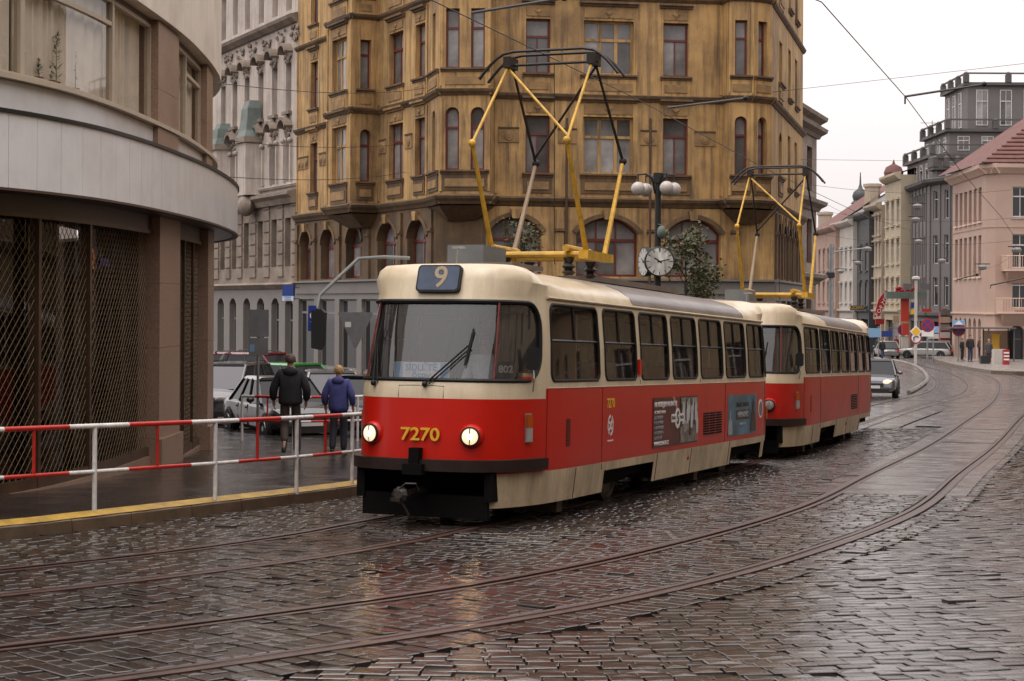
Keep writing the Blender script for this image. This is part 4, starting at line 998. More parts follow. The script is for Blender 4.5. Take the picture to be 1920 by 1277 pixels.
# ================================================================== trams
M['tram_cream'] = mat('tram_cream_paint', (.66, .55, .385), .32, var=.07, vscale=1.2, coat=.2, dirt=(.30, .22, .14), dscale=1.1, damt=.4, streak=(.34, .25, .16), samt=.35, bump=.05, bscale=3)
M['tram_skirt'] = mat('grimy_cream_paint', (.58, .46, .30), .4, var=.12, vscale=1.5, coat=.1, dirt=(.22, .15, .09), dscale=1.3, damt=.65, streak=(.2, .14, .09), samt=.6, bump=.06, bscale=3)
M['tram_red'] = mat('tram_red_paint', (.50, .011, .004), .3, var=.1, vscale=1.0, coat=.12, spec=.3, dirt=(.27, .008, .004), dscale=1.0, damt=.5, bump=.05, bscale=3)
M['tram_red_worn'] = mat('tram_faded_red_paint', (.44, .012, .007), .35, var=.25, vscale=1.4, coat=.1, spec=.3, dirt=(.36, .035, .03), dscale=1.3, damt=.6)
M['tram_roof'] = mat('tram_roof_paint', (.13, .105, .095), .35, var=.2, vscale=2, coat=.2, dirt=(.2, .17, .15), dscale=2)
M['rubber'] = mat('black_rubber', (.012, .012, .012), .5, spec=.25); M['black'] = mat('black_underframe', (.006, .005, .005), .8, spec=.08); M['bumper'] = mat('dark_brown_bumper', (.022, .012, .010), .5, var=.3, vscale=4, spec=.25)
M['tram_glass'] = glass('tram_pane', (.90, .91, .9), .5, .02, (.3, .28, .26)); M['screen_glass'] = glass('windscreen_pane', (.88, .9, .92), 1.2, .04, (.4, .4, .42))
M['alu'] = mat('dull_aluminium', (.4, .39, .38), .4, .8, var=.2, vscale=6); M['chrome'] = mat('chrome', (.6, .58, .56), .15, 1.0)
M['lens_lit'] = mat('lit_headlamp_lens', (.7, .66, .58), .2, emit=(1.0, .72, .42), estr=.8); M['bulb'] = mat('lit_bulb', (.9, .8, .6), .3, emit=(1.0, .62, .28), estr=50.0); M['lens_amber'] = mat('amber_lens', (.36, .065, .006), .2); M['lens_clear'] = mat('clear_lens', (.3, .28, .26), .15)
M['num_yellow'] = mat('yellow_number_paint', (.72, .42, .03), .4); M['seat_red'] = mat('red_seat', (.4, .03, .015), .5); M['interior'] = mat('tram_lining', (.55, .45, .34), .6, var=.1, vscale=1); M['partition'] = mat('cab_partition', (.3, .13, .07), .6)
M['pant_yellow'] = mat('yellow_pantograph_paint', (.58, .33, .03), .4, var=.25, vscale=6, dirt=(.2, .1, .02), dscale=5, damt=.5); M['pant_dark'] = mat('grimy_steel', (.028, .022, .02), .5, .4); M['grey_box'] = mat('grey_equipment', (.16, .17, .17), .5, var=.1, vscale=3)
M['pant_pale'] = mat('worn_bare_arm', (.28, .2, .13), .5, var=.2, vscale=5); M['wheel'] = mat('steel_wheel', (.07, .055, .045), .5, .7, var=.3, vscale=8); M['blue_sign'] = mat('blue_roller_blind', (.035, .055, .10), .25, var=.4, vscale=3); M['digit'] = mat('cream_digit', (.34, .26, .16), .5)
M['iron'] = mat('greasy_iron', (.022, .016, .013), .5, .4, var=.4, vscale=12); M['maroon'] = mat('maroon_strip', (.14, .018, .018), .5, var=.5, vscale=25); M['curtain_brown'] = mat('brown_curtain', (.13, .10, .07), .9, var=.2, vscale=4)
HWID = 1.18
_fr = [(0, .22), (.35, .235), (.65, .33), (.85, .52), (.97, .76), (1.07, 1.1), (1.13, 1.45), (1.165, 1.9), (1.18, 2.4)]
_re = [(1.18, 12.0), (1.16, 12.6), (1.1, 13.15), (.97, 13.55), (.72, 13.82), (.36, 13.95), (0, 13.98)]
_ol = [Vector((p.x, p.y)) for p in catmull([(a, b, 0) for a, b in _fr], 6)] + [Vector((p.x, p.y)) for p in catmull([(a, b, 0) for a, b in _re], 6)]
_oc = [0]
for a, b in zip(_ol, _ol[1:]): _oc.append(_oc[-1] + (b - a).length)
_oL = np.array([p.x for p in _ol]); _oS = np.array([p.y for p in _ol]); _oC = np.array(_oc); TL = _oc[-1]
def a_of_s(s): return float(np.interp(s, _oS, _oC))
TV = [.22, .5, .61, .64, .77, 1.0, 1.46, 1.58, 1.67, 2.1, 2.58, 2.66, 2.78, 2.88, 2.96, 3.02, 3.05, 3.06]
_si = [.05, .015, .005, .003, 0, 0, 0, 0, .003, .025, .07, .085, .15, .30, .52, .80, 1.02, 1.18]
_fsb = [.03, .01, 0, 0, 0, .015, .05, .06, .09, .24, .42, .45, .49, .54, .62, .82, 1.2, 1.6]
_dz = [0] * 11 + [.01, .05, .07, .05, .02, .005, 0]; _ff = [0] * 12 + [.9, .85, .78, .6, .3, 0]
def smooth(t): t = max(0, min(1, t)); return t * t * (3 - 2 * t)
def TP(a, v, sd=1, inset=0.0):
    """point of the tram shell: a along the plan outline from the nose, v nominal height"""
    lat = float(np.interp(a, _oC, _oL)); s = float(np.interp(a, _oC, _oS))
    si, fs_, dz, ff = (float(np.interp(v, TV, t)) for t in (_si, _fsb, _dz, _ff))
    w = smooth((2.3 - s) / 1.9); wr = smooth((s - 12.0) / 1.9)
    k = 1 - si * (1 - ff * max(w, wr)) / HWID
    fs_ *= 1 - .42 * min(1.0, lat) ** 2 * smooth((3.06 - v) / .1)
    lat = lat * k * (1 - inset / HWID * (1 if lat > .3 else 1)); s = s + w * (fs_ + inset) - wr * (fs_ * .7 + inset)
    return (lat * sd, s, v + dz * max(w, wr * .8))
SWIN = [(1.5, 3.22)] + [(3.46 + 1.6 * k, 4.84 + 1.6 * k) for k in range(6)] + [(13.06, 13.45)]
WSA = a_of_s(1.22); V0, V1 = 1.67, 2.58; VF0, VF1 = 1.67, 2.60
def rrect(a0, a1, v0, v1, r, n=5):
    pts = []
    for cx, cy, t0 in ((a1 - r, v0 + r, -PI / 2), (a1 - r, v1 - r, 0), (a0 + r, v1 - r, PI / 2), (a0 + r, v0 + r, PI)):
        pts += [(cx + r * math.cos(t0 + PI / 2 * i / n), cy + r * math.sin(t0 + PI / 2 * i / n)) for i in range(n + 1)]
    return pts
def TPs(a, v, inset=0.0):       # signed a
    return TP(abs(a), v, 1 if a >= 0 else -1, inset)
def make_tram(Mw, label, number, worn):
    t = empty('tram', M=Mw); tag(t, label, 'tram', 'coupled red and cream trams')
    red = M['tram_red_worn'] if worn else M['tram_red']
    br = {0.0, TL, WSA, a_of_s(1.36), a_of_s(3.5), a_of_s(5.75), a_of_s(10.3), a_of_s(12.6), a_of_s(4.9), a_of_s(11.4), float(np.interp(.77, _oL[:60], _oC[:60]))}
    for s0, s1 in SWIN: br |= {a_of_s(s0), a_of_s(s1)}
    br = sorted(br); A = []
    for p, q in zip(br, br[1:]):
        if q - p < 1e-6: continue
        s = float(np.interp((p + q) / 2, _oC, _oS)); n = max(1, int(math.ceil((q - p) / (.1 if s < 2.3 or s > 12 else .5))))
        A += [p + (q - p) * i / n for i in range(n)]
    A.append(TL)
    aw = a_of_s(1.36); aop = float(np.interp(.77, _oL[:60], _oC[:60])); wins = [(a_of_s(x), a_of_s(y)) for x, y in SWIN]
    V = sorted(set(TV) | {1.88, 2.35})
    mb = MB(); idx = {}
    def vid(sd, i, j):
        k = (sd if A[i] > 0 and i < len(A) - 1 else 1, i, j)
        if k not in idx: idx[k] = len(mb.v); mb.v.append(TP(A[i], V[j], sd))
        return idx[k]
    for sd in (1, -1):
        for i in range(len(A) - 1):
            ac = (A[i] + A[i + 1]) / 2; sc = float(np.interp(ac, _oC, _oS))
            for j in range(len(V) - 1):
                vc = (V[j] + V[j + 1]) / 2
                if ac < WSA and VF0 < vc < V1: continue
                if V0 < vc < V1 and any(x < ac < y for x, y in wins): continue
                if vc < .64 and ac < aop: continue
                if vc < .5 and (3.5 < sc < 5.75 or 10.3 < sc < 12.6): continue
                if vc < .5 and sc > 13.0: continue
                front = ac < aw
                if vc < .61: m_ = 3
                elif vc < (1.46 if front else 1.58): m_ = 1
                elif vc > 3.0 and sc > 1.7: m_ = 2
                elif 2.66 < vc and 4.9 < sc < 11.4: m_ = 2
                else: m_ = 0
                f = (vid(sd, i, j), vid(sd, i + 1, j), vid(sd, i + 1, j + 1), vid(sd, i, j + 1))
                mb.f.append(f if sd > 0 else f[::-1]); mb.m.append(m_)
    def corners(a0, a1, v0, v1, r):
        n = 5; R = rrect(a0, a1, v0, v1, r, n); C = [(a1, v0), (a1, v1), (a0, v1), (a0, v0)]
        for q in range(4):
            arc = R[q * (n + 1):(q + 1) * (n + 1)]
            for x, y in zip(arc, arc[1:]): mb.add([TPs(*C[q]), TPs(*x), TPs(*y)], [(0, 1, 2)], 0)
    for sd in (1, -1):
        for x, y in wins: corners(*sorted((sd * x, sd * y)), V0, V1, .1 if y - x > .5 else .06)
    corners(-WSA, WSA, VF0, V1, .3)
    mb.build('body', [M['tram_cream'], red, M['tram_roof'], M['tram_skirt']], t, 35)
    # glazing
    def gasket(a0, a1, v0, v1, r, name, rad):
        R = rrect(a0, a1, v0, v1, r, 6); pts = []
        for p, q in zip(R, R[1:] + R[:1]):
            n = max(1, int(math.hypot(q[0] - p[0], q[1] - p[1]) / .12))
            pts += [TPs(p[0] + (q[0] - p[0]) * k / n, p[1] + (q[1] - p[1]) * k / n, .002) for k in range(n)]
        return MB().path(pts + pts[:2], rad, 6).build(name, M['rubber'], t, True)
    def pane(a0, a1, v0, v1, name, m, inset=.022):
        n = max(2, int((a1 - a0) / .12)); g = MB(); vs_ = [TPs(a0 + (a1 - a0) * i / n, v0 + (v1 - v0) * j / 3, inset) for i in range(n + 1) for j in range(4)]
        g.add(vs_, [(i * 4 + j, i * 4 + 4 + j, i * 4 + 5 + j, i * 4 + 1 + j) for i in range(n) for j in range(3)]); return g.build(name, m, t, True)
    for sd in (1, -1):
        for k, (x, y) in enumerate(wins):
            a0, a1 = sorted((sd * x, sd * y)); wd = gasket(a0, a1, V0, V1, .1 if y - x > .5 else .06, 'window', .02)
            p = pane(a0 + .005, a1 - .005, V0 + .005, V1 - .005, 'window_pane', M['tram_glass']); p.parent = wd
            g = MB(); g.path([TPs(a0 + (a1 - a0) * q / 4, 2.15, .012) for q in range(5)], .016, 4)
            if y - x > .5: g.path([TPs((a0 + a1) / 2 * .98 + .02 * a0, v, .012) for v in (2.15, 2.36, 2.57)], .013, 4)
            g.build('sliding_light', M['dark_metal'], wd)
    ws = gasket(-WSA, WSA, VF0, V1, .3, 'windscreen', .026); pane(-WSA + .01, WSA - .01, VF0 + .005, V1 - .005, 'windscreen_pane', M['screen_glass']).parent = ws
    ad = float(np.interp(.80, _oL[:60], _oC[:60]))
    for sd in (1, -1): MB().path([TPs(sd * ad * (1.0 - .0 * k), VF0 + .01 + (V1 - VF0 - .02) * k / 5, -.004) for k in range(6)], .012, 5).build('windscreen_divider', M['maroon'], t, True)
    g = MB(); n = 14; vs_ = [TPs(-WSA + .05 + (2 * WSA - .1) * i / n, v, .05) for i in range(n + 1) for v in (2.47 - .06 * math.sin(PI * i / n), 2.6)]
    g.add(vs_, [(2 * i, 2 * i + 2, 2 * i + 3, 2 * i + 1) for i in range(n)]).build('sun_blind', M['black'], t)
    # gutter, bumper, skirt joints
    for sd in (1, -1):
        MB().path([TP(a_of_s(s), 2.655, sd, -.018) for s in np.linspace(1.42, 13.2, 26)], .02, 6).build('gutter', M['tram_cream'], t, True)
        for s in (2.35, 3.36, 5.9, 7.75, 10.15):
            MB().path([TP(a_of_s(s), v, sd, -.001) for v in ((.52, .6) if s in (3.36,) else (.23, .4, .6))], .006, 4).build('skirt_joint', M['black'], t)
    for sd in (1, -1):
        for s, v0, v1 in ((1.4, .63, 1.57), (3.34, .62, 1.57), (9.8, .62, 1.57), (12.9, .62, 1.57), (5.0, 1.6, 1.66), (8.2, 1.6, 1.66), (4.9, 2.7, 3.0), (11.4, 2.7, 3.0)): MB().path([TP(a_of_s(s), v0 + (v1 - v0) * k / 5, sd, -.0005) for k in range(6)], .0045, 4).build('panel_seam', M['bumper'], t)
        MB().path([TP(a_of_s(s), 1.585, sd, -.002) for s in np.linspace(1.42, 13.3, 26)], .006, 4).build('waist_moulding', M['tram_cream'], t)
    n = 40; vs_ = []; ae = a_of_s(1.36)
    for i in range(n + 1):
        a = -ae + 2 * ae * i / n
        for v, o in ((.64, -.075), (.77, -.075), (.775, .02), (.635, .02)): vs_.append(TPs(a, v, o))
    MB().add(vs_, [(i * 4 + j, i * 4 + 4 + j, i * 4 + 4 + (j + 1) % 4, i * 4 + (j + 1) % 4) for i in range(n) for j in range(4)] + [(0, 1, 2, 3), tuple(n * 4 + k for k in (3, 2, 1, 0))]).build('bumper', M['bumper'], t, 30)
    MB().box(-.06, .06, .1, .24, .6, .9).box(-.12, .12, .06, .2, .6, .72).build('tow_bracket', M['black'], t)
    # lamps
    for sd in (1, -1):
        al = float(np.interp(.61, _oL[:60], _oC[:60])); c = Vector(TP(al, 1.04, sd)); nx = Vector((sd * .22, -1, 0)).normalized(); q = nx.to_track_quat('Z', 'Y').to_matrix().to_4x4()
        h = MB(Matrix.Translation(c) @ q).lathe([(.15, -.08), (.14, 0), (.115, .05), (.106, .055)], 20).build('headlight', red, t, True)
        MB(Matrix.Translation(c) @ q).lathe([(.11, .03), (.114, .075), (.096, .082), (.09, .06)], 20).build('headlight_ring', M['rubber'], h, True)
        MB(Matrix.Translation(c) @ q).lathe([(.09, .055), (.094, .07), (.075, .082), (.04, .09), (.005, .092)], 20).build('lens', M['lens_lit'] if number else M['lens_clear'], h, True)
        if number: MB(Matrix.Translation(c) @ q).ball((0, 0, .088), .034, 10, 6, (1, 1, .3)).build('bulb', M['bulb'], h, True)
        MB(Matrix.Translation(c) @ q).box(-.006, .006, -.095, .095, .08, .097).build('lens_rib', M['chrome'], h)
        ai = a_of_s(.98); c = Vector(TP(ai, 1.13, sd)); nx = Vector((sd * .85, -.45, 0)).normalized(); qq = Matrix.Translation(c) @ nx.to_track_quat('Y', 'Z').to_matrix().to_4x4()
        il = MB(qq).box(-.04, .04, -.02, .05, .0, .15).build('indicator', M['lens_amber'], t); MB(qq).box(-.04, .04, -.02, .05, -.16, -.004).build('side_lamp', M['lens_clear'], il)
        MB(qq).box(-.05, .05, -.02, .02, -.17, .165).build('lamp_base', M['alu'], il)
        c = TP(a_of_s(13.1), 1.0, sd); MB().box(c[0] - .03, c[0] + .03, c[1] - .04, c[1] + .04, .9, 1.12).build('tail_light', M['lens_amber'], t)
        c = TP(a_of_s(7.6), .45, sd); MB().ball((c[0], c[1], .47), .045, 8, 5, (.5, 1, 1)).build('marker_light', M['lens_amber'], t, True)
    # destination window
    D = TR(0.03, .665, 2.845) @ RX(R_(-17))
    db = MB(D).xz(rrect(-.275, .275, -.165, .165, .05), -.012, .09).build('route_window', M['rubber'], t)
    MB(D).xz(rrect(-.255, .255, -.145, .145, .04), -.018, -.0125).build('roller_blind', M['blue_sign'], db)
    if number: text('route_number', '9', .37, M['digit'], db, D @ TR(.03, -.021, 0) @ RX(R_(90)), bold=.004)
    # interior
    MB().box(-1.08, 1.08, 1.3, 13.2, .82, .9).build('floor', M['partition'], t)
    MB().add([TP(a_of_s(s), v, sd, .05) for sd in (1, -1) for s in np.linspace(1.5, 13.3, 20) for v in (.9, 1.66)], [(o + 2 * i, o + 2 * i + 2, o + 2 * i + 3, o + 2 * i + 1) for o in (0, 40) for i in range(19)]).build('lining', M['interior'], t)
    MB().box(.1, 1.05, 2.62, 2.68, .9, 2.5).box(-1.05, -.5, 2.62, 2.68, .9, 2.5).build('cab_partition', M['partition'], t)
    MB().box(-.75, .8, .62, 1.0, 1.3, 1.62).build('dashboard', M['grey_box'], t)
    for k in range(8):
        for x in (.62, -.62):
            y = 3.9 + k * 1.15; s_ = MB().box(x - .22, x + .22, y - .2, y + .2, 1.28, 1.34).build('seat', M['seat_red'], t); MB().box(x - .22, x + .22, y + .17, y + .22, 1.3, 1.82).build('seat_back', M['seat_red'], s_); MB().tube((x, y, .9), (x, y, 1.28), .03).build('seat_leg', M['alu'], s_)
    for x in (.45, -.45):
        MB().tube((x, 3, 2.6), (x, 12.6, 2.6), .018).build('grab_rail', M['num_yellow'], t)
        for y in (3.4, 6.2, 9.0, 11.5): MB().tube((x, y, .9), (x, y, 2.75), .018).build('grab_pole', M['num_yellow'], t)
    n = 10; vs_ = [(1.0 - .05 * math.sin(i * 1.9), .95 + .1 * i, z) for i in range(n + 1) for z in (1.6, 2.55)]
    MB().add([(.66 + .35 * i / n + .02 * math.sin(i * 2.2), .86 + .55 * i / n, z) for i in range(n + 1) for z in (1.64, 2.5)], [(2 * i, 2 * i + 2, 2 * i + 3, 2 * i + 1) for i in range(n)]).build('cab_curtain', M['curtain_brown'], t, True)
    # running gear
    MB().box(-1.0, 1.0, 2.4, 12.9, .35, .82).box(-.9, .9, .75, 2.4, .42, .8).build('underframe', M['black'], t); MB().box(-.78, .78, .42, .5, .1, .36).build('lifeguard', M['black'], t)
    MB().box(-.85, -.75, .4, 1.2, .3, .66).box(.75, .85, .4, 1.2, .3, .66).box(-.8, .8, 1.0, 1.1, .2, .7).build('front_pit', M['black'], t)
    for yc in (3.8, 10.2):
        b_ = MB().box(-.95, .95, yc - .25, yc + .25, .3, .6).box(.78, .95, yc - 1.3, yc + 1.3, .28, .42).box(-.95, -.78, yc - 1.3, yc + 1.3, .28, .42).build('bogie', M['black'], t)
        for dy in (-.95, .95):
            for x in (-1, 1): MB(TR(x * .75, yc + dy, .35) @ RY(R_(90))).lathe([(.1, -.06), (.33, -.06), (.35, -.03), (.35, .05), (.3, .065), (.26, .03), (.12, .03), (.1, .09), (.02, .1)], 22).build('wheel', M['wheel'], b_, True)
        for x in (-1, 1): MB().box(x * .98 - .03, x * .98 + .03, yc - .32, yc - .05, .28, .62).build('axle_guard', M['gutter'], b_)
        MB().box(-1.0, 1.0, yc - 1.65, yc - 1.45, .06, .42).build('track_brake', M['gutter'], b_)
    MB().path([(0, .9, .42), (-.02, .4, .4), (-.1, .12, .37)], [.055, .05, .045], 8).lathe([(.09, -.05), (.1, 0), (.1, .05), (.05, .09)], 10, (-.12, .06, .36), RX(R_(80))).box(-.2, -.08, -.06, .04, .3, .34).path([(-.14, 0, .42), (-.05, .02, .5), (.06, .06, .5), (.08, .1, .42)], .012, 5).tube((-.1, .02, .3), (-.02, .06, .14), .015).build('coupler', M['iron'], t)
    MB().tube((0, 13.5, .45), (0, 14.65, .45), .06).build('coupler', M['black'], t)
    # wipers and mirrors
    for x0, x1 in ((-.62, -.68), (.05, .52)):
        wp = MB(); a_ = float(np.interp(abs(x1), _oL[:60], _oC[:60])) * (1 if x1 > 0 else -1); a0 = float(np.interp(abs(x0), _oL[:60], _oC[:60])) * (1 if x0 > 0 else -1)
        p, q = Vector(TPs(a0, 1.62, -.03)), Vector(TPs(a_, 2.08, -.035)); wp.tube(p, q, .011); wp.tube(p + Vector((.05, 0, 0)), q + Vector((.02, 0, -.03)), .008); wp.ball(p, .035, 8, 5)
        wp.path([TPs(a_ - .03, 1.84, -.03), TPs(a_, 2.08, -.035), TPs(a_ + .03, 2.26, -.03)], .013, 5)
        wp.build('wiper', M['rubber'], t, True)
    p = Vector(TPs(a_of_s(1.05), 1.55, -.02)); MB().path([p, p + Vector((.04, -.08, .15)), p + Vector((.02, -.06, .3))], .01, 6).build('mirror_arm', M['alu'], t); MB().xz(rrect(-.075, .075, -.13, .13, .04), -.02, .03).build('mirror', M['rubber'], t, M=Matrix.Translation(p + Vector((.02, -.07, .38))) @ RZ(R_(25)))
    # louvres, hatch lines
    lv = MB()
    c = TP(a_of_s(9.0), .95, 1)
    for q in range(3):
        for k in range(9):
            y0 = 8.42 + q * .4; z = .8 + k * .04; lv.add([(1.182, y0, z), (1.182, y0 + .34, z), (1.2, y0 + .34, z - .018), (1.2, y0, z - .018)], [(0, 1, 2, 3)])
            lv.box(1.176, 1.1825, y0, y0 + .34, z - .024, z - .0)
    lv.build('louvre', M['black'], t)
    lv = MB()
    for k in range(16): lv.box(1.15, 1.176, 1.98, 2.12, .88 + k * .021, .89 + k * .021)
    lv.build('cab_vent', M['bumper'], t)
    MB().path([TPs(a, v, -.001) for a, v in ((-.28, 1.46), (-.28, 1.6), (-.1, 1.605), (.1, 1.605), (.28, 1.6), (.28, 1.46))], .004, 4).build('front_hatch', M['bumper'], t)
    # roof equipment
    MB().box(-.75, -.25, 2.7, 3.5, 3.02, 3.38).build('resistor_box', M['grey_box'], t); MB().box(-.5, .5, 1.8, 2.9, 3.04, 3.10).build('roof_walkway', M['tram_roof'], t)
    MB().box(-.35, .35, 5.5, 9.8, 3.04, 3.12).build('roof_walkway', M['tram_roof'], t)
    MB().tube((-.05, 1.35, 2.98), (-.03, 1.35, 3.24), .014).box(-.1, .08, 1.33, 1.37, 3.24, 3.265).build('roof_aerial', M['alu'], t)
    # pantograph
    pg = empty('pantograph'); pg.parent = t; pg.matrix_local = TR(0.08, 4.25, 3.32)
    B = []; hw = .67; ky = 1.2
    MB().tube((-hw, -.38, 0), (hw, -.38, 0), .045).tube((-hw, .38, 0), (hw, .38, 0), .045).box(-hw - .03, -hw + .05, -.55, .55, -.05, .04).box(hw - .05, hw + .08, -.55, .55, -.06, .05).build('base_frame', M['pant_yellow'], pg, True)
    MB().tube((-hw + .1, -.6, .08), (-hw + .1, .3, .08), .05).tube((hw - .25, -.5, .08), (hw - .25, .5, .08), .05).build('spring', M['pant_yellow'], pg, True)
    ins = MB()
    for x in (-.45, .45):
        for y in (-.45, .45): MB().lathe([(.05, -.28), (.1, -.24), (.05, -.2), (.1, -.16), (.05, -.12), (.08, -.05)], 10, (x, y, 0)).build('insulator', M['pant_dark'], pg, True)
    top = 2.64; kz = 1.42
    for x in (-hw, hw):
        for y, m_ in ((-1, 'pant_yellow'), (1, 'pant_pale' if x < 0 else 'pant_yellow')):
            MB().path([(x, y * .38, .02), (x * .98, y * ky, kz)], [.04, .026], 8).build('lower_arm', M[m_], pg, True)
        MB().path([(x * .98, -ky, kz), (x * .9, -.06, top)], [.022, .018], 8).build('upper_arm', M['pant_yellow'], pg, True); MB().path([(x * .98, ky, kz), (x * .9, .06, top)], [.022, .018], 8).build('upper_arm', M['pant_dark'], pg, True)
        kn = MB(); kn.ball((x * .98, -ky, kz), .055, 8, 6); kn.build('knee_joint', M['pant_yellow'], pg, True); MB().ball((x * .98, ky, kz), .06, 8, 6).build('knee_joint', M['pant_dark'], pg, True)
        MB().box(x * .9 - .05, x * .9 + .05, -.16, .16, top - .05, top + .1).build('head_hinge', M['pant_dark'], pg)
    MB().tube((-hw * .9, -.08, top - .06), (hw * .96, -ky * .94, kz + .07), .018).build('cross_brace', M['pant_yellow'], pg, True); MB().tube((hw * .9, .08, top - .06), (-hw * .96, ky * .94, kz + .07), .018).build('cross_brace', M['pant_dark'], pg, True)
    for y in (-.16, .16):
        pts = [(x, y, top + .16 - .36 * max(0, (abs(x) - .55) / .45) ** 1.7) for x in (-1.0, -.93, -.84, -.75, -.65, -.5, 0, .5, .65, .75, .84, .93, 1.0)]
        MB().path(pts, .022, 6).build('collector_bar', M['pant_dark'], pg, True)
    MB().tube((-hw, 0, top), (hw, 0, top), .02).build('head_tube', M['pant_dark'], pg); MB().tube((.0, .1, top), (.05, .1, -.1), .006).build('pull_rope', M['pant_dark'], pg)
    return t
def tram_matrix(x, y, yaw): return TR(x, y, gz(y) + .004) @ RZ(-yaw) @ RX(-.0335)
T1 = tram_matrix(-1.155, 19.055, R_(21.2)); T2 = tram_matrix(4.3, 32.75, R_(18.4)) @ TR(0, 0, .02)
tram1 = make_tram(T1, 'leading red and cream tram with lit headlights and route 9 sign', True, False)
tram2 = make_tram(T2, 'second red and cream tram with faded side paint coupled behind the first', False, True)
# lettering, adverts and marks of the leading tram
M['logo_white'] = mat('white_transfer', (.72, .70, .68), .4); M['ad_black'] = mat('dark_poster', (.03, .012, .012), .35, var=.5, vscale=1.5); M['ad_maroon'] = mat('maroon_poster', (.09, .015, .015), .35, var=.3, vscale=2); M['ad_blue'] = mat('blue_poster', (.05, .16, .25), .3, var=.6, vscale=1.6, dirt=(.012, .02, .03), dscale=1.8, damt=.9)
M['ad_crowd'] = mat('crowd_photo_print', (.22, .19, .17), .35, var=.9, vscale=9, dirt=(.03, .02, .02), dscale=7, damt=.9); M['ad_grey'] = mat('grey_print', (.3, .33, .36), .4)
SIDE = RZ(R_(90)) @ RX(R_(90))      # text plane facing +x, reading towards +y
def onside(s, v, o=.004): return TR(TP(a_of_s(s), v)[0] + o, s, v) @ SIDE
text('fleet_number', '7270', .205, M['num_yellow'], tram1, TR(0.03, .208, 1.045) @ RX(R_(90)), extrude=.008, bold=.003, sx=1.2)
text('fleet_number', '7270', .17, M['num_yellow'], tram1, onside(3.68, 1.36), bold=.004)
lg = MB(); o = TP(a_of_s(3.68), 1.1)[0] + .004
for k in range(28):
    a0, a1 = 2 * PI * k / 28, 2 * PI * (k + 1) / 28
    if 5 <= k % 14 <= 6: continue
    lg.add([(o, 3.68 + r * .9 * math.cos(a), 1.08 + r * math.sin(a)) for r, a in ((.1, a0), (.14, a0), (.14, a1), (.1, a1))], [(0, 1, 2, 3)])
lg.add([(o, 3.58, 1.0), (o, 3.62, .98), (o, 3.79, 1.15), (o, 3.75, 1.18)], [(0, 1, 2, 3)]); lg.add([(o, 3.56, 1.1), (o, 3.7, 1.1), (o, 3.66, 1.13), (o, 3.56, 1.14)], [(0, 1, 2, 3)]); lg.add([(o, 3.8, 1.06), (o, 3.66, 1.06), (o, 3.7, 1.02), (o, 3.8, 1.02)], [(0, 1, 2, 3)])
lg.build('operator_emblem', M['logo_white'], tram1); text('emblem_caption', 'dopravní podnik', .035, M['logo_white'], tram1, onside(3.68, .88))
def poster(s0, s1, v0, v1, m, name='advert'):
    o = TP(a_of_s((s0 + s1) / 2), 1.0)[0] + .004
    return MB().box(o - .003, o, s0, s1, v0, v1).build(name, m, tram1)
a1 = poster(5.62, 8.05, .69, 1.40, M['ad_black'], 'hockey_advert')
o = 1.187
MB().box(o, o + .002, 5.62, 7.0, .69, 1.4).build('maroon_field', M['ad_maroon'], a1); MB().box(o, o + .003, 7.06, 8.03, .71, 1.38).build('crowd_picture', M['ad_crowd'], a1)
for k, c in enumerate(((.05, .01, .2), (.5, .35, .02), (.4, .02, .02))):
    m_ = mat('ribbon_print', c, .4); MB().add([(o + .0035, 6.55 + .07 * k, 1.4), (o + .0035, 6.62 + .07 * k, 1.4), (o + .0035, 6.9 + .05 * k, 1.15), (o + .0035, 6.84 + .05 * k, 1.15)], [(0, 1, 2, 3)]).build('ribbon', m_, a1)
text('advert_lettering', 'NA HOKEJ JEN NA SPARTU!', .1, M['logo_white'], a1, TR(o + .004, 5.68, 1.3) @ SIDE, 'LEFT', bold=.002, sx=.95)
for k, s_ in enumerate(('HC SPARTA PRAHA', '22. 9. KLADNO', '6. 10. LITVÍNOV', '9. 10. VÍTKOVICE', '16. 10. KOMETA', '30. 10. PLZEŇ')): text('advert_lettering', s_, .065, M['logo_white'] if k < 1 else M['ad_grey'], a1, TR(o + .004, 5.68, 1.19 - k * .073) @ SIDE, 'LEFT')
text('advert_lettering', 'WWW.HCSPARTA.CZ', .075, M['logo_white'], a1, TR(o + .004, 5.68, .745) @ SIDE, 'LEFT', bold=.002)
MB().box(o + .004, o + .006, 6.55, 6.82, 1.03, 1.15).box(o + .004, o + .006, 6.95, 7.22, 1.03, 1.15).build('crest_wings', M['logo_white'], a1); MB(TR(o + .0045, 6.885, 1.08) @ RY(R_(90))).lathe([(.15, 0), (.15, .004)], 18).build('crest', M['logo_white'], a1); text('advert_lettering', 'S', .26, M['ad_black'], a1, TR(o + .010, 6.885, 1.08) @ SIDE, bold=.006); text('advert_lettering', 'SPARTA', .07, M['ad_black'], a1, TR(o + .0075, 7.085, 1.09) @ SIDE); text('advert_lettering', 'PRAHA', .07, M['ad_black'], a1, TR(o + .0075, 6.68, 1.09) @ SIDE)
pl = random.Random(5); M['jersey'] = mat('white_jersey_print', (.5, .5, .5), .5); M['jersey_dark'] = mat('dark_jersey_print', (.05, .03, .03), .5)
for k in range(12):
    y = 7.12 + .078 * k; z = .8 + pl.uniform(0, .25); MB().add([(o + .0045 + .0004 * k, y + dx, z + dz) for dx, dz in ((-.05, 0), (.06, 0), (.07, .2), (.03, .26), (.02, .33), (-.03, .33), (-.03, .26), (-.06, .2))], [tuple(range(8))]).build('player_picture', M['jersey'] if k % 3 else M['jersey_dark'], a1)
a2 = poster(9.98, 12.05, .69, 1.37, M['ad_blue'], 'film_advert')
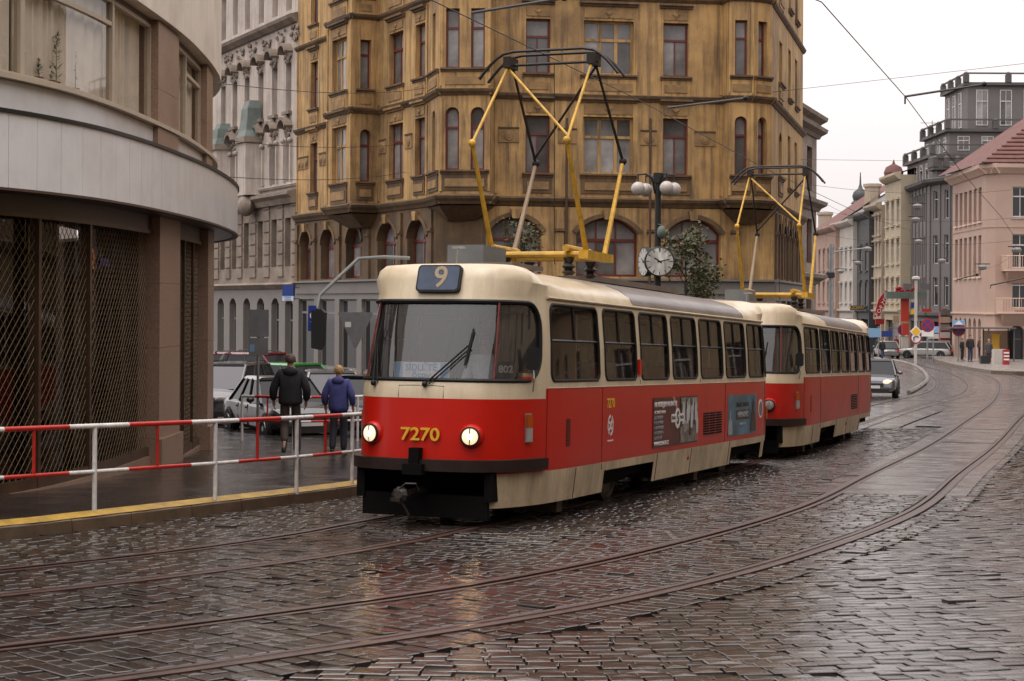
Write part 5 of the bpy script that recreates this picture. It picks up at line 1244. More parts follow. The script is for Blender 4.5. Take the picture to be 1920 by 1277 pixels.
text('advert_lettering', 'BRUCE WILLIS', .11, M['ad_black'], a2, TR(o + .003, 11.0, 1.2) @ SIDE, sx=1.25); MB().box(o, o + .002, 10.55, 11.5, .95, 1.11).build('title_bar', M['ad_black'], a2); text('advert_lettering', 'NÁHRADNÍCI', .13, M['ad_grey'], a2, TR(o + .004, 11.02, 1.03) @ SIDE, sx=.95, bold=.003); text('advert_lettering', 'V KINECH', .09, M['ad_grey'], a2, TR(o + .003, 11.0, .86) @ SIDE)
for y, s_, m_ in ((11.8, 1.0, 'ad_black'), (10.13, .7, 'ad_grey')): MB().add([(o + .003, y + dx * s_, .72 + dz * s_) for dx, dz in ((-.2, 0), (.2, 0), (.17, .3), (.06, .38), (.09, .5), (0, .58), (-.08, .5), (-.06, .38), (-.18, .3))], [tuple(range(9))]).build('figure_silhouette', M[m_], a2)
o2 = TP(a_of_s(12.45), 1.1)[0] + .004
MB(TR(o2, 12.42, 1.1) @ RY(R_(90))).lathe([(.17, 0), (.17, .003)], 20).build('round_sticker', M['logo_white'], tram1); MB(TR(o2 + .003, 12.42, 1.1) @ RY(R_(90))).lathe([(.13, 0), (.13, .003)], 20).build('round_sticker', M['grey_box'], tram1)
# boards behind the windscreen
bd = MB().box(-.42, .28, .44, .46, 1.64, 1.87).build('destination_board', M['logo_white'], tram1); M['pale_blue'] = mat('pale_blue_print', (.2, .36, .55), .4)
MB().box(-.41, -.31, .437, .4395, 1.645, 1.865).box(.17, .27, .437, .4395, 1.645, 1.865).build('board_stripe', M['pale_blue'], bd)
text('board_lettering', 'SÍDLIŠTĚ', .105, M['pale_blue'], bd, TR(-.07, .438, 1.805) @ RX(R_(90)), bold=.003, sx=1.0); text('board_lettering', 'ŘEPY', .105, M['pale_blue'], bd, TR(-.07, .438, 1.695) @ RX(R_(90)), bold=.003)
rb = MB().box(-.1, .1, -.008, .008, -.1, .1).build('run_number_plate', M['rubber'], tram1, M=TR(.83, .80, 1.79) @ RZ(R_(30))); text('run_number', '802', .115, M['logo_white'], rb, TR(0, -.011, .01) @ RX(R_(90)), bold=.003)
MB().box(0, .2, -.02, .02, 0, .1).build('papers', M['digit'], tram1, M=TR(.93, .92, 1.66) @ RZ(R_(50))); MB().box(0, .2, -.02, .02, 0, .06).build('papers', M['seat_red'], tram1, M=TR(.92, .90, 1.66) @ RZ(R_(48)))
# long mirror arm with the route plate on the kerb side
I1 = T1.inverted(); ar = [I1 @ at(px, py, D) for px, py, D in ((768, 484, 20.6), (720, 482, 20.5), (672, 485, 20.4), (600, 553, 20.1), (594, 580, 20.0))]
MB().path(ar, .022, 8).build('mirror_arm', M['grey_box'], tram1, True)
q = I1 @ at(595, 618, 20.0); MB(Matrix.Translation(q) @ RZ(R_(15))).xz([(-.05, -.22), (.05, -.24), (.085, -.18), (.1, .2), (.06, .24), (-.06, .22)], -.09, .06).build('mirror', M['rubber'], tram1)
q = I1 @ at(585, 597, 19.95); rp = MB(Matrix.Translation(q) @ RZ(R_(35))).box(-.045, .045, -.015, .015, -.15, .15).build('route_plate', M['sign_blue'], tram1); text('route_number', '9', .17, M['logo_white'], rp, Matrix.Translation(q) @ RZ(R_(35)) @ TR(0, -.018, 0) @ RX(R_(90)), sx=.7, bold=.004)
MB().tube((1.19, 4.95, 1.74), (1.19, 4.95, 1.92), .001).box(1.16, 1.2, 4.9, 5.0, 1.72, 1.94).build('door_button_box', M['tram_red'], tram1)

# ================================================================== people
SKIN = mat('skin', (.42, .25, .18), .5); SHOE = mat('dark_shoe', (.02, .016, .014), .5)
_cm = {}
def cloth(name, c):
    if name not in _cm: _cm[name] = mat(name, c, .85, var=.25, vscale=7, bump=.25, bscale=25)
    return _cm[name]
def skin_mesh(name, verts, edges, radii, m, parent, root=0, sub=1):
    me = bpy.data.meshes.new(name); me.from_pydata(verts, edges, []); me.materials.append(m)
    o = link(name, me, parent); o.modifiers.new('skin', 'SKIN'); sk = me.skin_vertices[0].data
    for i, r in enumerate(radii): sk[i].radius = r if isinstance(r, tuple) else (r, r); sk[i].use_root = i == root
    o.modifiers['skin'].use_smooth_shade = True; s = o.modifiers.new('sub', 'SUBSURF'); s.levels = sub; s.render_levels = sub
    return o
STAND = dict(pel=(0, 0, .96), waist=(0, 0, 1.1), chest=(0, .0, 1.3), neck=(0, .01, 1.49), chin=(0, -.01, 1.56), head=(0, -.012, 1.66), top=(0, 0, 1.74),
    sl=(-.18, .01, 1.43), el=(-.25, .03, 1.16), wl=(-.25, -.04, .92), sr=(.18, .01, 1.43), er=(.25, .03, 1.16), wr=(.25, -.04, .92),
    hl=(-.09, 0, .93), kl=(-.1, -.02, .5), al=(-.1, .02, .09), tl=(-.11, -.15, .035), hr=(.09, 0, .93), kr=(.1, -.02, .5), ar=(.1, .02, .09), tr=(.11, -.15, .035))
def pose(**k): p = dict(STAND); p.update(k); return p
def person(label, loc, rz, H, top, bottom, hair, ps=None, bulk=1.0, coat=0.0, hood=False, group=None, fingers=True, M_=None, seated=False):
    P = {k: Vector(v) for k, v in (ps or STAND).items()}
    order = ['pel', 'waist', 'chest', 'neck', 'chin', 'head', 'top', 'sl', 'el', 'wl', 'sr', 'er', 'wr', 'hl', 'kl', 'al', 'tl', 'hr', 'kr', 'ar', 'tr']
    V = [P[k] for k in order]; ix = {k: i for i, k in enumerate(order)}
    E = [(ix[a], ix[b]) for a, b in (('pel', 'waist'), ('waist', 'chest'), ('chest', 'neck'), ('neck', 'chin'), ('chin', 'head'), ('head', 'top'), ('chest', 'sl'), ('sl', 'el'), ('el', 'wl'), ('chest', 'sr'), ('sr', 'er'), ('er', 'wr'), ('pel', 'hl'), ('hl', 'kl'), ('kl', 'al'), ('al', 'tl'), ('pel', 'hr'), ('hr', 'kr'), ('kr', 'ar'), ('ar', 'tr'))]
    Rr = [(.13, .1), (.12, .09), (.14, .1), .055, .068, (.082, .098), .05, .06, .042, .028, .06, .042, .028, .085, .058, .04, .03, .085, .058, .04, .03]
    fwd = Vector((0, -1, 0))
    V.append(P['head'] + fwd * .105 + Vector((0, 0, -.02))); E.append((ix['head'], len(V) - 1)); Rr.append(.018)      # nose
    for s_, w, e in ((-1, 'wl', 'el'), (1, 'wr', 'er')):
        d = (P[w] - P[e]).normalized(); pm = P[w] + d * .07; V.append(pm); E.append((ix[w], len(V) - 1)); Rr.append((.036, .018)); b = len(V) - 1
        if fingers:
            for k, (dy, ln) in enumerate(((-.034, .075), (-.012, .085), (.011, .08), (.032, .062))):
                q = pm + Vector((0, dy, 0)) + d * .045; V.append(q); E.append((b, len(V) - 1)); Rr.append(.0095); V.append(q + d * ln * .8 + Vector((-s_ * .022, 0, 0))); E.append((len(V) - 2, len(V) - 1)); Rr.append(.008)
            V.append(P[w] + d * .05 + Vector((-s_ * .012, -.05, 0))); E.append((ix[w], len(V) - 1)); Rr.append(.0105); V.append(V[-1] + d * .045 + Vector((0, -.015, 0))); E.append((len(V) - 2, len(V) - 1)); Rr.append(.009)
    body = skin_mesh('person', [tuple(v) for v in V], E, Rr, SKIN, None)
    body.matrix_world = M_ if M_ is not None else TR(*loc) @ RZ(rz) @ Matrix.Scale(H / 1.75, 4)
    tag(body, label, 'person', group)
    def sub(name, keys, es, rad, m): return skin_mesh(name, [tuple(P[k]) for k in keys], [(keys.index(a), keys.index(b)) for a, b in es], rad, m, body)
    b = bulk; P['hem'] = P['pel'] + Vector((0, 0, -.1 - coat)); P['col'] = P['neck'] + Vector((0, 0, -.01)); P['cl'] = P['wl'].lerp(P['el'], .08); P['cr'] = P['wr'].lerp(P['er'], .08)
    sub('jacket', ['chest', 'waist', 'pel', 'hem', 'col', 'sl', 'el', 'cl', 'sr', 'er', 'cr'], [('chest', 'waist'), ('waist', 'pel'), ('pel', 'hem'), ('chest', 'col'), ('chest', 'sl'), ('sl', 'el'), ('el', 'cl'), ('chest', 'sr'), ('sr', 'er'), ('er', 'cr')],
        [(.185 * b, .135 * b), (.18 * b, .13 * b), (.185 * b, .14 * b), (.19 * b, .145 * b), .08, .08 * b, .066 * b, .055 * b, .08 * b, .066 * b, .055 * b], top)
    P['h0'] = P['pel'] + Vector((0, 0, .06)); P['bl'] = P['al'] + (P['al'] - P['kl']).normalized() * .035; P['br'] = P['ar'] + (P['ar'] - P['kr']).normalized() * .035
    sub('trousers', ['h0', 'hl', 'kl', 'bl', 'hr', 'kr', 'br'], [('h0', 'hl'), ('hl', 'kl'), ('kl', 'bl'), ('h0', 'hr'), ('hr', 'kr'), ('kr', 'br')], [(.13, .1), .098, .08, .07, .098, .08, .07], bottom)
    for a, t_ in (('al', 'tl'), ('ar', 'tr')):
        d = (P[t_] - P[a]); P['hk'] = P[a] + Vector((0, 0, -.035)) - Vector((d.x, d.y, 0)) * .25; P['to'] = P[t_] + d * .25
        sub('shoe', [a, 'hk', t_, 'to'], [(a, 'hk'), ('hk', t_), (t_, 'to')], [.05, .048, (.05, .036), (.042, .026)], SHOE)
    h = P['head']; mb = MB(Matrix.Translation(h)); n, m_ = 14, 9; vs_ = []; fs_ = []
    for i in range(m_ + 1):
        for j in range(n):
            th = PI * .62 * i / m_; ph = 2 * PI * j / n; x, y, z = math.sin(th) * math.cos(ph), math.sin(th) * math.sin(ph), math.cos(th)
            if y < -.25 and z < .45: y = -.25 + (y + .25) * .3; z = max(z, .42)
            r_ = 1 + .05 * math.sin(j * 5 + i * 3); vs_.append((x * .093 * r_, y * .11 * r_ + .006, .01 + z * .11 * r_))
    fs_ = [(i * n + j, i * n + (j + 1) % n, (i + 1) * n + (j + 1) % n, (i + 1) * n + j) for i in range(m_) for j in range(n)]
    mb.add(vs_, fs_).build('hair', hair, body, True)
    for s_ in (-1, 1): MB(Matrix.Translation(h)).ball((s_ * .034, -.094, .012), .011, 6, 5).build('eye', M['black'], body); MB(Matrix.Translation(h)).ball((s_ * .092, .01, -.01), .028, 6, 5, (.4, .7, 1)).build('ear', SKIN, body, True)
    MB(Matrix.Translation(h)).ball((0, -.09, -.055), .02, 8, 5, (1.3, .5, .35)).build('mouth', cloth('lip', (.3, .1, .08)), body, True)
    if hood: MB(Matrix.Translation(P['neck'])).ball((0, .07, -.02), .11, 10, 7, (1.25, .7, .75)).build('hood', top, body, True)
    return body
HB = mat('brown_hair', (.07, .04, .025), .6, var=.3, vscale=30); HG = mat('grey_hair', (.12, .1, .085), .6, var=.3, vscale=30); HF = mat('fair_hair', (.36, .22, .09), .6, var=.3, vscale=30); HK = mat('black_hair', (.015, .012, .01), .5)
BLK = cloth('black_jacket', (.012, .012, .014)); NAVY = cloth('dark_trousers', (.018, .018, .024)); BLUE = cloth('violet_blue_jacket', (.055, .06, .20)); JEAN = cloth('blue_jeans', (.03, .04, .08)); BRN = cloth('brown_trousers', (.045, .03, .024))
TAN = cloth('tan_jacket', (.16, .11, .075)); GRYC = cloth('grey_coat', (.05, .048, .05)); PALE = cloth('pale_shirt', (.45, .45, .46)); OLV = cloth('olive_jacket', (.08, .075, .05)); REDC = cloth('red_jacket', (.3, .02, .02))
person('man in a black jacket and dark trousers walking away on the pavement', (-3.99, 30.6, gz(30.6) + .15), PI + .1, 1.82, BLK, BRN, HB, pose(kl=(-.11, -.1, .5), al=(-.12, -.06, .08), tl=(-.13, -.23, .035), kr=(.1, -.02, .5), ar=(.09, .26, .28), tr=(.1, .30, .12), wl=(-.27, -.08, .94), el=(-.29, .06, 1.15), er=(.3, .0, 1.15), wr=(.29, -.1, .95)), bulk=1.22, hood=True)
person('woman in a violet blue hooded jacket walking beside the man', (-3.2, 31.4, gz(31.4) + .15), PI - .1, 1.62, BLUE, NAVY, HF, pose(kl=(-.1, -.06, .5), al=(-.1, -.02, .09), tl=(-.11, -.19, .035), kr=(.1, -.0, .5), ar=(.1, .12, .11), tr=(.11, -.04, .035), wl=(-.28, -.05, .95), wr=(.28, -.05, .95), el=(-.28, .05, 1.17), er=(.28, .05, 1.17)), bulk=1.22, hood=True, coat=.06)
def gpt(px, py, off=0.0):
    d = at(px, py, 1.0) - Vector((0, 0, HC)); lo, hi = 3.0, 420.0
    for _ in range(60):
        t = (lo + hi) / 2
        if HC + d.z * t > gz(d.y * t) + off: lo = t
        else: hi = t
    return Vector((d.x * lo, d.y * lo, gz(d.y * lo) + off))
def far_person(px, py, lab, rz, top, bot, hair, H=1.74, off=0.0, grp=None, ps=None, **k):
    g = gpt(px, py, off); return person(lab, tuple(g), rz, H, top, bot, hair, ps, group=grp, fingers=False, **k)
G_ = 'people waiting on the tram island'
far_person(1804, 676, 'leftmost person waiting on the tram island, in a black coat', .8, BLK, NAVY, HB, 1.62, .2, G_, bulk=1.15, coat=.15)
far_person(1819, 679, 'tall man in a black jacket on the tram island', .3, BLK, JEAN, HK, 1.9, .2, G_, bulk=1.2)
far_person(1838, 672, 'person in a tan jacket with back turned on the tram island', PI + .3, TAN, JEAN, HG, 1.7, .2, G_, bulk=1.2)
far_person(1843, 671, 'dark clad person half hidden beside the tan jacket on the tram island', PI - .4, BLK, NAVY, HB, 1.74, .2, G_, bulk=1.15)
far_person(1854, 681, 'rightmost person on the tram island, in a long grey coat', -.8, GRYC, NAVY, HF, 1.62, .2, G_, bulk=1.25, coat=.3)
far_person(1654, 679, 'pedestrian in a black coat crossing the far tracks', .5, BLK, JEAN, HB, 1.78, 0, None, pose(kl=(-.1, -.14, .5), al=(-.1, -.1, .08), tl=(-.1, -.28, .05), kr=(.1, .02, .5), ar=(.1, .22, .14), tr=(.1, .1, .05)), bulk=1.2)
far_person(1647, 668, 'dark clad person on the far pavement left of the silver hatchback', 0, GRYC, NAVY, HB, 1.75, 0, None)
far_person(1680, 664, 'person in a red jacket behind the silver hatchback', 0, REDC, NAVY, HB, 1.7, 0, None)
SIT = pose(pel=(0, .1, .5), waist=(0, .12, .64), chest=(0, .1, .86), neck=(0, .08, 1.05), chin=(0, .06, 1.12), head=(0, .055, 1.22), top=(0, .07, 1.30), sl=(-.18, .1, .99), el=(-.25, .02, .74), wl=(-.16, -.2, .68), sr=(.18, .1, .99), er=(.25, .02, .74), wr=(.16, -.2, .68), hl=(-.1, .08, .47), kl=(-.11, -.34, .5), al=(-.11, -.32, .1), tl=(-.11, -.5, .04), hr=(.1, .08, .47), kr=(.11, -.34, .5), ar=(.11, -.32, .1), tr=(.11, -.5, .04))
person('driver in a pale shirt behind the windscreen of the leading tram', None, 0, 1.75, PALE, NAVY, HG, SIT, M_=T1 @ TR(.3, 1.45, .92), fingers=False)
for k, (x, y, c, h_, lab) in enumerate(((.62, 3.75, BLK, HK, 'passenger in black just behind the cab of the leading tram'), (.62, 5.05, PALE, HG, 'grey haired passenger in pale clothes at the second tram window'), (.62, 6.2, OLV, HG, 'passenger in an olive jacket at the third tram window'), (-.62, 7.35, TAN, HF, 'fair haired passenger in tan on the far side of the leading tram'), (.62, 8.5, PALE, HB, 'passenger in a pale top at the fourth tram window'), (-.62, 9.6, GRYC, HB, 'passenger in grey near the rear of the leading tram'))):
    person(lab, None, 0, 1.7, c, NAVY, h_, SIT, M_=T1 @ TR(x, y - .1, .84), fingers=False, group='passengers in the leading tram')
person('standing passenger in black by the windscreen of the leading tram', None, 0, 1.75, BLK, NAVY, HK, M_=T1 @ TR(-.35, 2.1, .9), fingers=False)

# ================================================================== vehicles
M['tyre'] = mat('tyre', (.012, .012, .012), .7); M['rim'] = mat('alloy_rim', (.35, .35, .36), .3, .9); M['car_glass'] = mat('car_glass', (.02, .021, .023), .06, spec=.3); M['plate'] = mat('number_plate', (.65, .65, .63), .4); M['plastic'] = mat('black_plastic', (.018, .018, .018), .5); M['tail_red'] = mat('red_lens', (.45, .01, .01), .2, coat=.5)
def paint(n, c, metal=.5): return mat(n, c, .25, metal, coat=.6, var=.06, vscale=2)
_screen = mat('car_windscreen_glass', (.07, .065, .078), .05, coat=.3)
def car(label, loc, rz, col, kind, lights=False, group='cars parked along the side street', screen=None):
    L, Wd, Hh = {'mpv': (4.2, .86, 1.6), 'sedan': (4.45, .87, 1.43), 'hatch': (3.9, .82, 1.45), 'wagon': (4.4, .82, 1.42), 'suv': (4.5, .9, 1.72)}[kind]
    c = empty('car', loc, rz, label, 'car', group); h = L / 2; sh = Hh * .6
    prof = {'mpv': [(-h, .5), (-h + .08, .72), (-h + .5, .86), (-h + 1.05, sh), (0, sh + .02), (h - .3, sh + .03), (h, sh - .1)], 'sedan': [(-h, .45), (-h + .06, .66), (-h + .35, .76), (-h + 1.35, sh), (0, sh + .01), (h - .9, sh + .04), (h - .1, sh + .02), (h, .6)],
            'hatch': [(-h, .45), (-h + .06, .66), (-h + .3, .76), (-h + 1.05, sh), (0, sh + .02), (h - .25, sh + .02), (h, .6)], 'wagon': [(-h, .45), (-h + .05, .68), (-h + .2, .76), (-h + 1.3, sh), (0, sh), (h - .15, sh), (h, .55)], 'suv': [(-h, .6), (-h + .06, .85), (-h + .35, .95), (-h + 1.2, sh), (0, sh), (h - .15, sh + .03), (h, .7)]}[kind]
    ys = sorted(set([p[0] for p in prof] + list(np.linspace(-h, h, 15)))); vs_ = []
    for y in ys:
        z = float(np.interp(y, [p[0] for p in prof], [p[1] for p in prof])); e = 1 - .16 * max(0, (abs(y) - h + .55) / .55) ** 2; w = Wd * e; lo = .2 + .06 * max(0, (abs(y) - h + .4) / .4)
        half = [(w * .8, lo), (w * .97, lo + .12), (w, z * .62), (w * .985, z - .1), (w * .9, z - .012), (w * .5, z + .022), (0, z + .03)]
        vs_ += [(x, y, zz) for x, zz in half] + [(-x, y, zz) for x, zz in half[-2::-1]]
    n = 13; k = len(ys)
    fs_ = [(i * n + j, (i + 1) * n + j, (i + 1) * n + j + 1, i * n + j + 1) for i in range(k - 1) for j in range(n - 1)] + [tuple(range(n)), tuple(range((k - 1) * n, k * n))[::-1]] + [(i * n + n - 1, (i + 1) * n + n - 1, (i + 1) * n, i * n) for i in range(k - 1)]
    MB().add(vs_, fs_).build('body', col, c, 35)
    ya, yb_, yc, yd = {'mpv': (-h + .8, -h + 1.75, h - .45, h - .05), 'sedan': (-h + 1.25, -h + 2.0, h - 1.35, h - .7), 'hatch': (-h + .95, -h + 1.7, h - .65, h - .1), 'wagon': (-h + 1.2, -h + 1.9, h - .45, h - .08), 'suv': (-h + 1.1, -h + 1.8, h - .6, h - .1)}[kind]
    wb_, wr_ = Wd * .93, Wd * .74; zb = sh - .02; zt = Hh - .05
    base = [(-wb_, ya, zb), (wb_, ya, zb), (wb_, yd, zb), (-wb_, yd, zb)]; top = [(-wr_, yb_, zt), (wr_, yb_, zt), (wr_, yc, zt), (-wr_, yc, zt)]
    names = ['windscreen', 'side_window', 'rear_window', 'side_window']
    for i in range(4):
        a, b_, e_, d_ = Vector(base[i]), Vector(base[(i + 1) % 4]), Vector(top[(i + 1) % 4]), Vector(top[i])
        if i == 2 and screen is None: pass
        MB().poly([a, b_, e_, d_]).build(names[i], (screen or M['car_glass']) if i == 0 else M['car_glass'], c)
        MB().tube(a, d_, .045, .04, 6).build('pillar', col, c, True)
        if i in (1, 3):
            s_ = 1 if i == 1 else -1; mb = MB()
            for f in (.36, .68): p, q = a.lerp(b_, f) if i == 1 else b_.lerp(a, f), d_.lerp(e_, f) if i == 1 else e_.lerp(d_, f); mb.tube(p + Vector((s_ * .006, 0, 0)), q + Vector((s_ * .006, 0, 0)), .03, n=5)
            mb.build('door_pillar', M['plastic'], c)
            for f in (.36, .66): y = ya + (yd - ya) * f; MB().box(s_ * Wd * .985 - .012, s_ * Wd * .985 + .012, y - .005, y + .005, .3, sh - .06).build('door_seam', M['plastic'], c); MB().box(s_ * Wd * .99 - .025, s_ * Wd * .99 + .025, y + .1, y + .26, sh - .16, sh - .12).build('door_handle', col, c)
    rf = MB(); R2 = [(-wr_ - .03, yb_ - .05), (wr_ + .03, yb_ - .05), (wr_ + .03, yc + .05), (-wr_ - .03, yc + .05)]
    rf.add([(x, y, zt - .01) for x, y in R2] + [(x * .85, y * .97, zt + .05) for x, y in R2], [(0, 1, 5, 4), (1, 2, 6, 5), (2, 3, 7, 6), (3, 0, 4, 7), (4, 5, 6, 7), (3, 2, 1, 0)]).build('roof', col, c, 60)
    if kind in ('mpv', 'wagon', 'suv'):
        for s_ in (-1, 1): MB().path([(s_ * wr_ * .92, yb_ + .1, zt + .03), (s_ * wr_ * .92, yb_ + .25, zt + .09), (s_ * wr_ * .92, yc - .2, zt + .09), (s_ * wr_ * .92, yc - .05, zt + .03)], .018, 5).build('roof_rail', M['plastic'], c)
    wr = .31 if kind != 'suv' else .35
    for y in (-h + .78, h - .82):
        for s_ in (-1, 1):
            MB(TR(s_ * (Wd - .03), y, wr) @ RY(R_(90))).lathe([(wr + .05, -.03), (wr + .05, .036)], 20).build('wheel_arch', M['plastic'], c, True)
            t_ = MB(TR(s_ * (Wd - .07), y, wr) @ RY(R_(90))).lathe([(wr * .62, -.11), (wr * .96, -.11), (wr, -.06), (wr, .07), (wr * .95, .115), (wr * .62, .118)], 22).build('wheel', M['tyre'], c, True)
            MB(TR(s_ * (Wd - .07), y, wr) @ RY(R_(90 * s_))).lathe([(wr * .63, .09), (wr * .6, .121), (wr * .5, .1), (.07, .105), (.06, .122), (.01, .124)], 14).build('rim', M['rim'], t_)
    for s_ in (-1, 1):
        z0 = prof[1][1]
        MB(TR(s_ * Wd * .62, -h + .09, z0 - .02) @ RZ(s_ * R_(18))).ball((0, 0, 0), .15, 12, 7, (1.25, .5, .62)).build('headlight', M['lens_lit'] if lights else M['lens_clear'], c, True)
        MB(TR(s_ * Wd * .76, h - .05, sh - .22)).box(-.09, .09, -.06, .06, -.14, .14).build('tail_light', M['tail_red'], c)
        MB(TR(s_ * (Wd + .1), ya + .32, sh + .08)).ball((0, 0, 0), .1, 10, 6, (1.0, .6, .7)).build('mirror', col, c, True)
    z0 = prof[0][1]
    MB().box(-Wd * .45, Wd * .45, -h - .012, -h + .05, z0 + .02, z0 + .14).build('radiator_grille', M['plastic'], c); MB().box(-Wd * .7, Wd * .7, -h - .02, -h + .1, .24, .38).build('bumper', M['plastic'], c); MB().box(-.26, .26, -h - .03, -h - .015, .4, .51).build('number_plate', M['plate'], c)
    MB().box(-Wd * .8, Wd * .8, h - .1, h + .03, .3, .5).build('bumper', M['plastic'] if kind in ('wagon',) else col, c); MB().box(-.26, .26, h + .005, h + .02, .62, .73).build('number_plate', M['plate'], c)
    return c
def car_at(px, D, rz, *a, **k):
    p = at(px, 600, D); g = gz(D); return car(a[0], (p.x, D, g), rz, *a[1:], **k)
car_at(428, 47.5, R_(-10), 'silver people carrier with roof rails parked beside the corner shop', paint('silver_paint', (.13, .13, .14)), 'mpv', screen=_screen)
car_at(528, 40.6, R_(26), 'dark silver saloon parked nose out beside the barrier', paint('gunmetal_paint', (.06, .06, .065)), 'sedan')
car_at(494, 58, R_(62), 'red estate car parked behind the silver cars', paint('dark_red_paint', (.16, .008, .012), .2), 'suv')
car_at(565, 54, R_(50), 'bright green hatchback parked behind the walking man', paint('green_paint', (.02, .22, .03), .2), 'hatch')
car_at(622, 45.8, R_(10), 'pale silver hatchback parked behind the walking woman', paint('pale_silver_paint', (.15, .15, .155)), 'hatch', screen=_screen)
car_at(690, 42, R_(-20), 'dark car half hidden behind the front of the leading tram', paint('charcoal_paint', (.03, .032, .036)), 'sedan')
_g = None
car_at(1641, 66, R_(-14), 'grey saloon with lit headlights following the second tram', paint('grey_metal_paint', (.14, .145, .16)), 'sedan', lights=True, group=None)
car_at(1662, 143, R_(178), 'silver hatchback driving away up the far street', paint('silver_far_paint', (.2, .2, .2)), 'hatch', group=None)
car_at(1736, 143.5, R_(66 + 180), 'white estate car turning across the far street', paint('white_paint', (.36, .35, .33), .0), 'wagon', group=None)

# ================================================================== street furniture
M['pole'] = mat('dark_green_pole', (.018, .02, .02), .45, .3); M['galv'] = mat('galvanised_steel', (.26, .27, .27), .45, .6, var=.2, vscale=5); M['opal_globe'] = mat('opal_globe', (.42, .38, .35), .35, var=.1, vscale=10); M['clock_face'] = mat('clock_face', (.85, .84, .78), .4); M['sign_back'] = mat('grey_sign_back', (.2, .205, .21), .5, .3, var=.15, vscale=4); M['rust'] = mat('rusty_orange', (.4, .17, .07), .6)
p = at(1233, 500, 52); cx, cz = p.x, gz(52)
lp = empty('lamp_clock_post', (cx, 52, cz), 0, 'dark street clock post with globe lamps rising behind the leading tram', 'street clock')
MB().tube((0, 0, 0), (0, 0, 5.88 - cz), .13, .09, 12).lathe([(.2, 0), (.22, .8), (.15, .9)], 12).box(-.14, .14, -.14, .14, 5.62 - cz, 5.92 - cz).build('pole', M['pole'], lp, True)
for k, (dx, dy) in enumerate(((-.62, -.12), (-.34, .45), (.22, -.5), (.5, .1))):
    zt = 5.88 - cz; a = MB().path([(dx * .15, dy * .15, zt - .6), (dx * .3, dy * .3, zt - .15), (dx * .6, dy * .6, zt), (dx, dy, zt - .02)], .03, 6).tube((dx, dy, zt), (dx, dy, zt - .18), .02).build('lamp_arm', M['pole'], lp, True)
    MB().lathe([(.1, .14), (.03, .25), (.02, .3)], 10, (dx, dy, zt - .48)).build('lamp_cap', M['pole'], a, True); MB().ball((dx, dy, zt - .45), .215, 16, 10).build('globe', M['opal_globe'], a, True)
zc = 3.2 - cz
for (ax, ay, an) in ((.02, -.30, R_(6)), (-.34, .16, R_(-72))):
    Tm = TR(ax, ay, zc) @ RZ(an) @ RX(R_(90)); hs = MB(Tm).lathe([(.3, -.16), (.45, -.1), (.46, .08), (.43, .1), (.42, .085)], 28).build('clock_housing', M['pole'], lp, True)
    MB(Tm).lathe([(.0, .088), (.425, .088)], 28).build('dial', M['clock_face'], hs)
    mb = MB(Tm)
    for k in range(12): t = k * PI / 6; q = Matrix.Rotation(-t, 4, 'Z'); mb.add([tuple(q @ Vector(v)) for v in ((-.012, .31, .092), (.012, .31, .092), (.012, .41, .092), (-.012, .41, .092))], [(0, 1, 2, 3)])
    mb.build('hour_mark', M['black'], hs)
    for t, l, w_ in ((R_(304), .2, .022), (R_(76), .31, .016)): q = Matrix.Rotation(-t, 4, 'Z'); MB(Tm @ q).add([(-w_, -.07, .094), (w_, -.07, .094), (w_ * .7, l, .094), (-w_ * .7, l, .094)], [(0, 1, 2, 3)]).build('clock_hand', M['black'], hs)
MB(TR(.1, -.15, 4.1 - cz)).ball((0, 0, 0), .17, 12, 8, (.8, .8, 1.2)).tube((-.1, .05, .25), (.05, 0, .2), .015).build('siren', M['copper'], lp, True)

# ------------------------------------------------------------------ trees
M['leaf_green'] = mat('yellowing_leaves', (.055, .065, .018), .55, var=.5, vscale=2.5, dirt=(.12, .075, .02), dscale=1.5, damt=.7); M['bark'] = mat('bark', (.05, .04, .03), .8)
def tree(label, x, y, z0, z1, rad, n, seed, name='small_tree'):
    r = random.Random(seed); g = gz(y); t = empty(name, (x, y, g), 0, label, 'tree', 'small street trees behind the trams')
    tr_ = MB(); tr_.path([(0, 0, 0), (.05, .02, (z0 - g) * .6), (0, 0, z0 - g + .4), (.03, 0, z1 - g - .3)], [.08, .065, .04, .01], 7); tips = []
    for k in range(12):
        zz = z0 - g + (z1 - z0) * r.uniform(.0, .8); a = r.uniform(0, 2 * PI); l = rad * r.uniform(.6, 1.1); e = Vector((math.cos(a) * l, math.sin(a) * l, zz + r.uniform(.2, .7))); tr_.path([(0, 0, zz - .2), tuple(Vector((0, 0, zz)).lerp(e, .5) + Vector((0, 0, .05))), tuple(e)], [.022, .014, .005], 5); tips += [e, Vector((0, 0, zz)).lerp(e, .65)]
    tr_.build('trunk', M['bark'], t, True); cr = MB()
    for q in range(n):
        c = r.choice(tips) + Vector((r.gauss(0, .17), r.gauss(0, .17), r.gauss(0, .2))); a = Vector((r.gauss(0, 1), r.gauss(0, 1), r.gauss(0, .6))).normalized(); b = a.cross(Vector((r.gauss(0, 1), r.gauss(0, 1), r.gauss(0, 1)))).normalized(); s_ = r.uniform(.05, .1)
        cr.add([tuple(c), tuple(c + a * s_ + b * s_ * .5), tuple(c + a * s_ * 2), tuple(c + a * s_ - b * s_ * .5)], [(0, 1, 2, 3)])
    cr.build('crown', M['leaf_green'], t)
q = at(1285, 500, 57); tree('bushy yellow green street tree right of the clock', q.x, 57, 2.0, 4.1, .75, 1500, 2)
q = at(1320, 510, 58); tree('smaller street tree at the far right of the clock', q.x, 58, 1.8, 2.9, .5, 600, 4)
